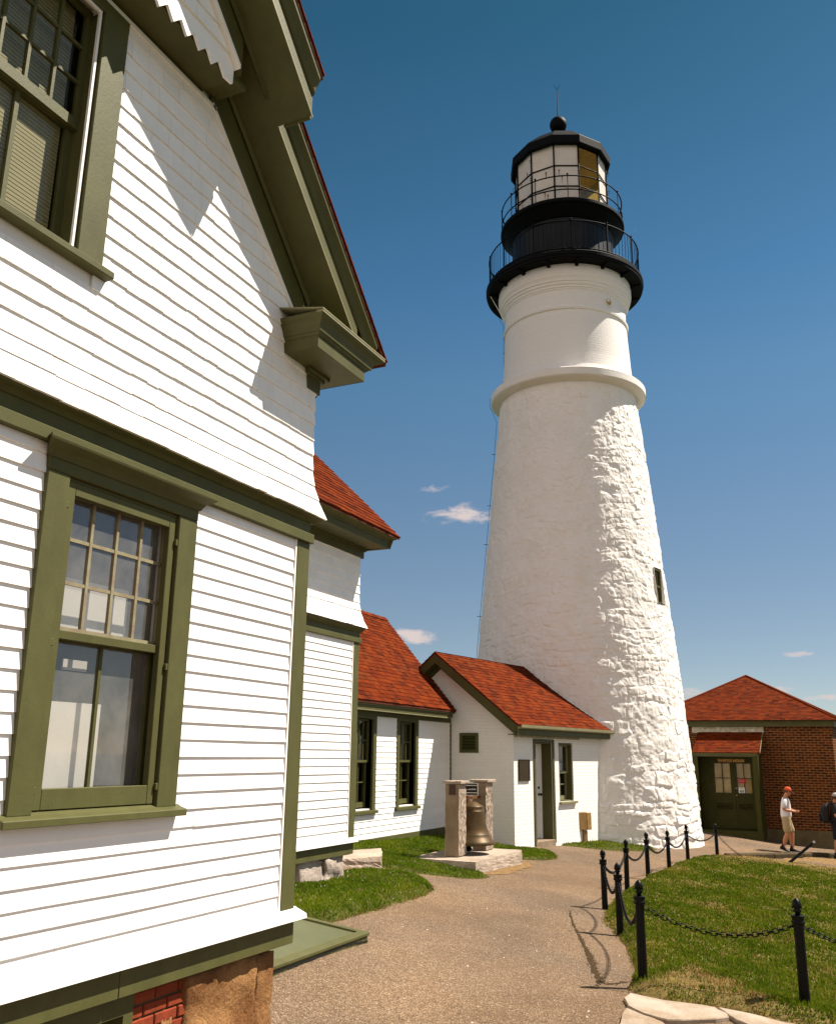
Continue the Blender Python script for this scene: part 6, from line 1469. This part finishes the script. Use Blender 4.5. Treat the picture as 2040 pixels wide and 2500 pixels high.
def person(loc, face, label, col, legs, arms, headtilt=.0, cap='orange', big=1.):
    f = Vector((math.cos(face), math.sin(face), 0)); l = Vector((-math.sin(face), math.cos(face), 0)); o = Vector(loc)
    xf = lambda v: o + f * v[0] + l * v[1] + Vector((0, 0, v[2]))
    P_ = empty('person', loc, label, 'person')
    ht = headtilt
    V = [(0, 0, .96), (0, 0, 1.12), (.01, 0, 1.31), (.02, 0, 1.45), (.035, 0, 1.505), (.06 + ht * .03, 0, 1.575), (.065 + ht * .05, 0, 1.655)]
    Rr = [.125, .12, (.15, .115), .075, .056, (.078, .090), (.076, .085)]
    E_ = [(0, 1), (1, 2), (2, 3), (3, 4), (4, 5), (5, 6)]
    def add(p, v, r_): V.append(v); Rr.append(r_); E_.append((p, len(V) - 1)); return len(V) - 1
    add(5, (.150 + ht * .045, 0, 1.575 - ht * .02), .016)                                    # nose
    add(5, (.115 + ht * .03, 0, 1.525 - ht * .01), .034)                                     # chin
    for s_ in (-1, 1): add(5, (.05 + ht * .03, s_ * .083, 1.59), .017)                       # ears
    for s_, lg in zip((1, -1), legs):
        h = add(0, (.0, s_ * .095, .89), .095); k_ = add(h, lg[0], .070); c_ = add(k_, tuple(Vector(lg[0]).lerp(Vector(lg[1]), .35) + Vector((-.018, 0, 0))), .072); a_ = add(c_, lg[1], .037)
        add(a_, tuple(Vector(lg[1]) + Vector((.06, 0, -.055))), .034)
    for s_, am in zip((1, -1), arms):
        sh = add(2, (.01, s_ * .165, 1.405), .062); el = add(sh, am[0], .047); wr = add(el, am[1], .033)
        hand(V, E_, Rr, wr, Vector(am[1]) - Vector(am[0]), am[2], s_)
    skin('body', V, E_, Rr, M['skin'], P_, xf)
    # shirt
    V = [(0, 0, .82), (0, 0, 1.05), (.01, 0, 1.30), (.015, 0, 1.425), (.02, 0, 1.455)]; Rr = [(.195 * big, .180 * big), (.190 * big, .178 * big), (.20, .165), (.12, .11), .075]; E_ = [(0, 1), (1, 2), (2, 3), (3, 4)]
    for s_, am in zip((1, -1), arms):
        sh = add(2, (.01, s_ * .17, 1.40), .082); add(sh, tuple(Vector((.01, s_ * .17, 1.40)).lerp(Vector(am[0]), .45)), .088); add(len(V) - 1, tuple(Vector((.01, s_ * .17, 1.40)).lerp(Vector(am[0]), .92)), .086)
    skin('shirt', V, E_, Rr, M[col[0]], P_, xf)
    V = [(0, 0, 1.06), (0, 0, .90)]; Rr = [(.165, .15), (.175, .16)]; E_ = [(0, 1)]
    for s_, lg in zip((1, -1), legs):
        h = add(1, (.0, s_ * .10, .82), .125); t = Vector((.0, s_ * .10, .82)).lerp(Vector(lg[0]), .55); m_ = add(h, tuple(t), .122); add(m_, tuple(Vector(lg[0]) + Vector((0, 0, -.02))), .118)
    skin('shorts', V, E_, Rr, M[col[1]], P_, xf)
    for s_, lg in zip((1, -1), legs):
        an = Vector(lg[1]); pitch = lg[2]
        R3 = lambda v: xf(an + Vector((v[0] * math.cos(pitch) + v[2] * math.sin(pitch), v[1], -v[0] * math.sin(pitch) + v[2] * math.cos(pitch))))
        mb = MB(); rings = []
        for (x, w, zt) in ((-.085, .028, .0), (-.075, .037, .02), (-.03, .040, .035), (.03, .043, .015), (.09, .046, -.02), (.15, .043, -.035), (.19, .028, -.05)):
            rings.append([R3((x, w * math.cos(2 * PI * k / 12), (zt if math.sin(2 * PI * k / 12) > 0 else -.075) * (1 if abs(math.sin(2 * PI * k / 12)) > .3 else .7))) for k in range(12)])
        mb.loft(rings); sh_ = mb.build('shoe', M['shoe'], P_, smooth=True)
        mb = MB(); mb.loft([[R3((x, w * 1.04, -.078)), R3((x, w * 1.04, -.062)), R3((x, -w * 1.04, -.062)), R3((x, -w * 1.04, -.078))] for x, w in ((-.088, .03), (-.03, .041), (.03, .044), (.09, .047), (.15, .044), (.192, .028))]); mb.build('sole', M['sole'], sh_)
        mb = MB(); mb.loft([[R3((-.02 + .045 * math.cos(2 * PI * k / 12), .045 * math.sin(2 * PI * k / 12), z)) for k in range(12)] for z in (.0, .09)]); mb.build('sock', M['shoe'], P_, smooth=True)
    hc = Vector((.06 + ht * .045, 0, 1.635)); tl = ht * .35
    H = lambda v: xf(hc + Vector((v[0] * math.cos(tl) + v[2] * math.sin(tl), v[1], -v[0] * math.sin(tl) + v[2] * math.cos(tl))))
    mb = MB(); rings = []
    for k in range(8):
        a = k / 7 * PI / 2 * .98; rings.append([H((.108 * math.cos(a) * math.cos(2 * PI * j / 20), .094 * math.cos(a) * math.sin(2 * PI * j / 20), .0 + .105 * math.sin(a))) for j in range(20)])
    mb.loft(rings); cp = mb.build('cap', M[cap], P_, smooth=True)
    mb = MB(); br_ = [(.095 * math.cos(t), .088 * math.sin(t)) for t in np.linspace(-1.15, 1.15, 9)]; fr_ = [(.10 + .095 * math.cos(t), .075 * math.sin(t)) for t in np.linspace(1.4, -1.4, 9)]
    mb.prism([H((x, y, -.005 - .02 * max(x - .1, 0) / .1)) for x, y in br_ + fr_], (0, 0, .007)); mb.build('cap_brim', M['cap_dark' if cap == 'orange' else cap], cp, smooth=False)
    if cap == 'orange':
        mb = MB(); mb.loft([[H((.110 * math.cos(a) * math.cos(t), .096 * math.cos(a) * math.sin(t), .107 * math.sin(a))) for t in np.linspace(-.55, .55, 9)] for a in np.linspace(.08, .95, 6)], cap=False, closed=False); mb.build('cap_front', M['cap_dark'], cp, smooth=True)
    mb = MB(); mb.loft([[H((-.012 + .098 * math.cos(t), .091 * math.sin(t), z)) for t in np.linspace(PI * .42, PI * 1.58, 13)] for z in (.004, -.03, -.065)], cap=False, closed=False); mb.build('hair', M['hair'], P_, smooth=True)
    for s_ in (-1, 1):
        mb = MB(); mb.lathe([(.001, -.008), (.007, -.004), (.008, 0), (.007, .004), (.001, .008)], H((.090, s_ * .034, -.045)), n=8); mb.build('eye', M['dark'], P_, smooth=True)
    return P_, xf
g1 = gz(28.36, 2.0)
person((28.36, 2.0, g1), R_(-92), 'person in an orange cap, white t-shirt and khaki shorts looking down at their hands', ('tee', 'khaki'),
       legs=(((.10, .10, .50), (.09, .09, .085), .0), ((.02, -.10, .51), (-.13, -.09, .13), .35)),
       arms=(((-.01, .24, 1.15), (.24, .10, 1.09), (-.3, -.6, .5)), ((-.03, -.25, 1.14), (.23, -.08, 1.085), (-.3, .6, .5))), headtilt=1.)
g2 = gz(28.5, .76)
p2, xf2 = person((28.5, .76, g2), R_(-80), 'person in grey cap, black shirt and dark shorts at the right edge of the photo', ('navy', 'navy'),
       legs=(((.08, .10, .50), (.05, .10, .085), .0), ((-.02, -.10, .50), (-.06, -.10, .09), .05)),
       arms=(((-.02, .26, 1.14), (.10, .24, .93), (0, -1, .2)), ((-.02, -.26, 1.14), (.16, -.20, 1.0), (0, 1, .2))), headtilt=.3, cap='greycap')
bp = empty('backpack', xf2((-.2, 0, 1.05)), 'large black backpack worn by the person at the right edge', 'backpack')
mb = MB(); rings = []
for (z, w, d0, d1) in ((.92, .10, -.17, -.24), (.94, .15, -.155, -.33), (1.02, .165, -.15, -.37), (1.18, .165, -.15, -.37), (1.32, .15, -.14, -.33), (1.42, .11, -.12, -.26), (1.44, .07, -.12, -.2)):
    rings.append([xf2(((d0 + d1) / 2 + (d0 - d1) / 2 * math.copysign(abs(math.cos(t)) ** .6, math.cos(t)), w * math.copysign(abs(math.sin(t)) ** .6, math.sin(t)), z)) for t in [2 * PI * j / 20 for j in range(20)]])
mb.loft(rings); mb.build('pack_bag', M['pack'], bp, smooth=True)
mb = MB(); mb.loft([[xf2((-.37 - .035 * math.sin(a) * 1.0, w * math.cos(t), zc + .11 * math.sin(t))) for t in [2 * PI * j / 16 for j in range(16)]] for a, w, zc in ((0, .12, 1.06), (1.2, .11, 1.06), (1.57, .06, 1.06))]); mb.build('pack_pocket', M['pack'], bp, smooth=True)
for s_ in (-1, 1):
    mb = MB(); mb.tube([xf2(v) for v in ((-.15, s_ * .09, 1.40), (-.06, s_ * .10, 1.475), (.06, s_ * .11, 1.45), (.15, s_ * .115, 1.32), (.12, s_ * .14, 1.15), (-.05, s_ * .17, 1.02), (-.16, s_ * .13, .98))], .016, n=6); mb.build('pack_strap', M['pack'], bp, smooth=True)
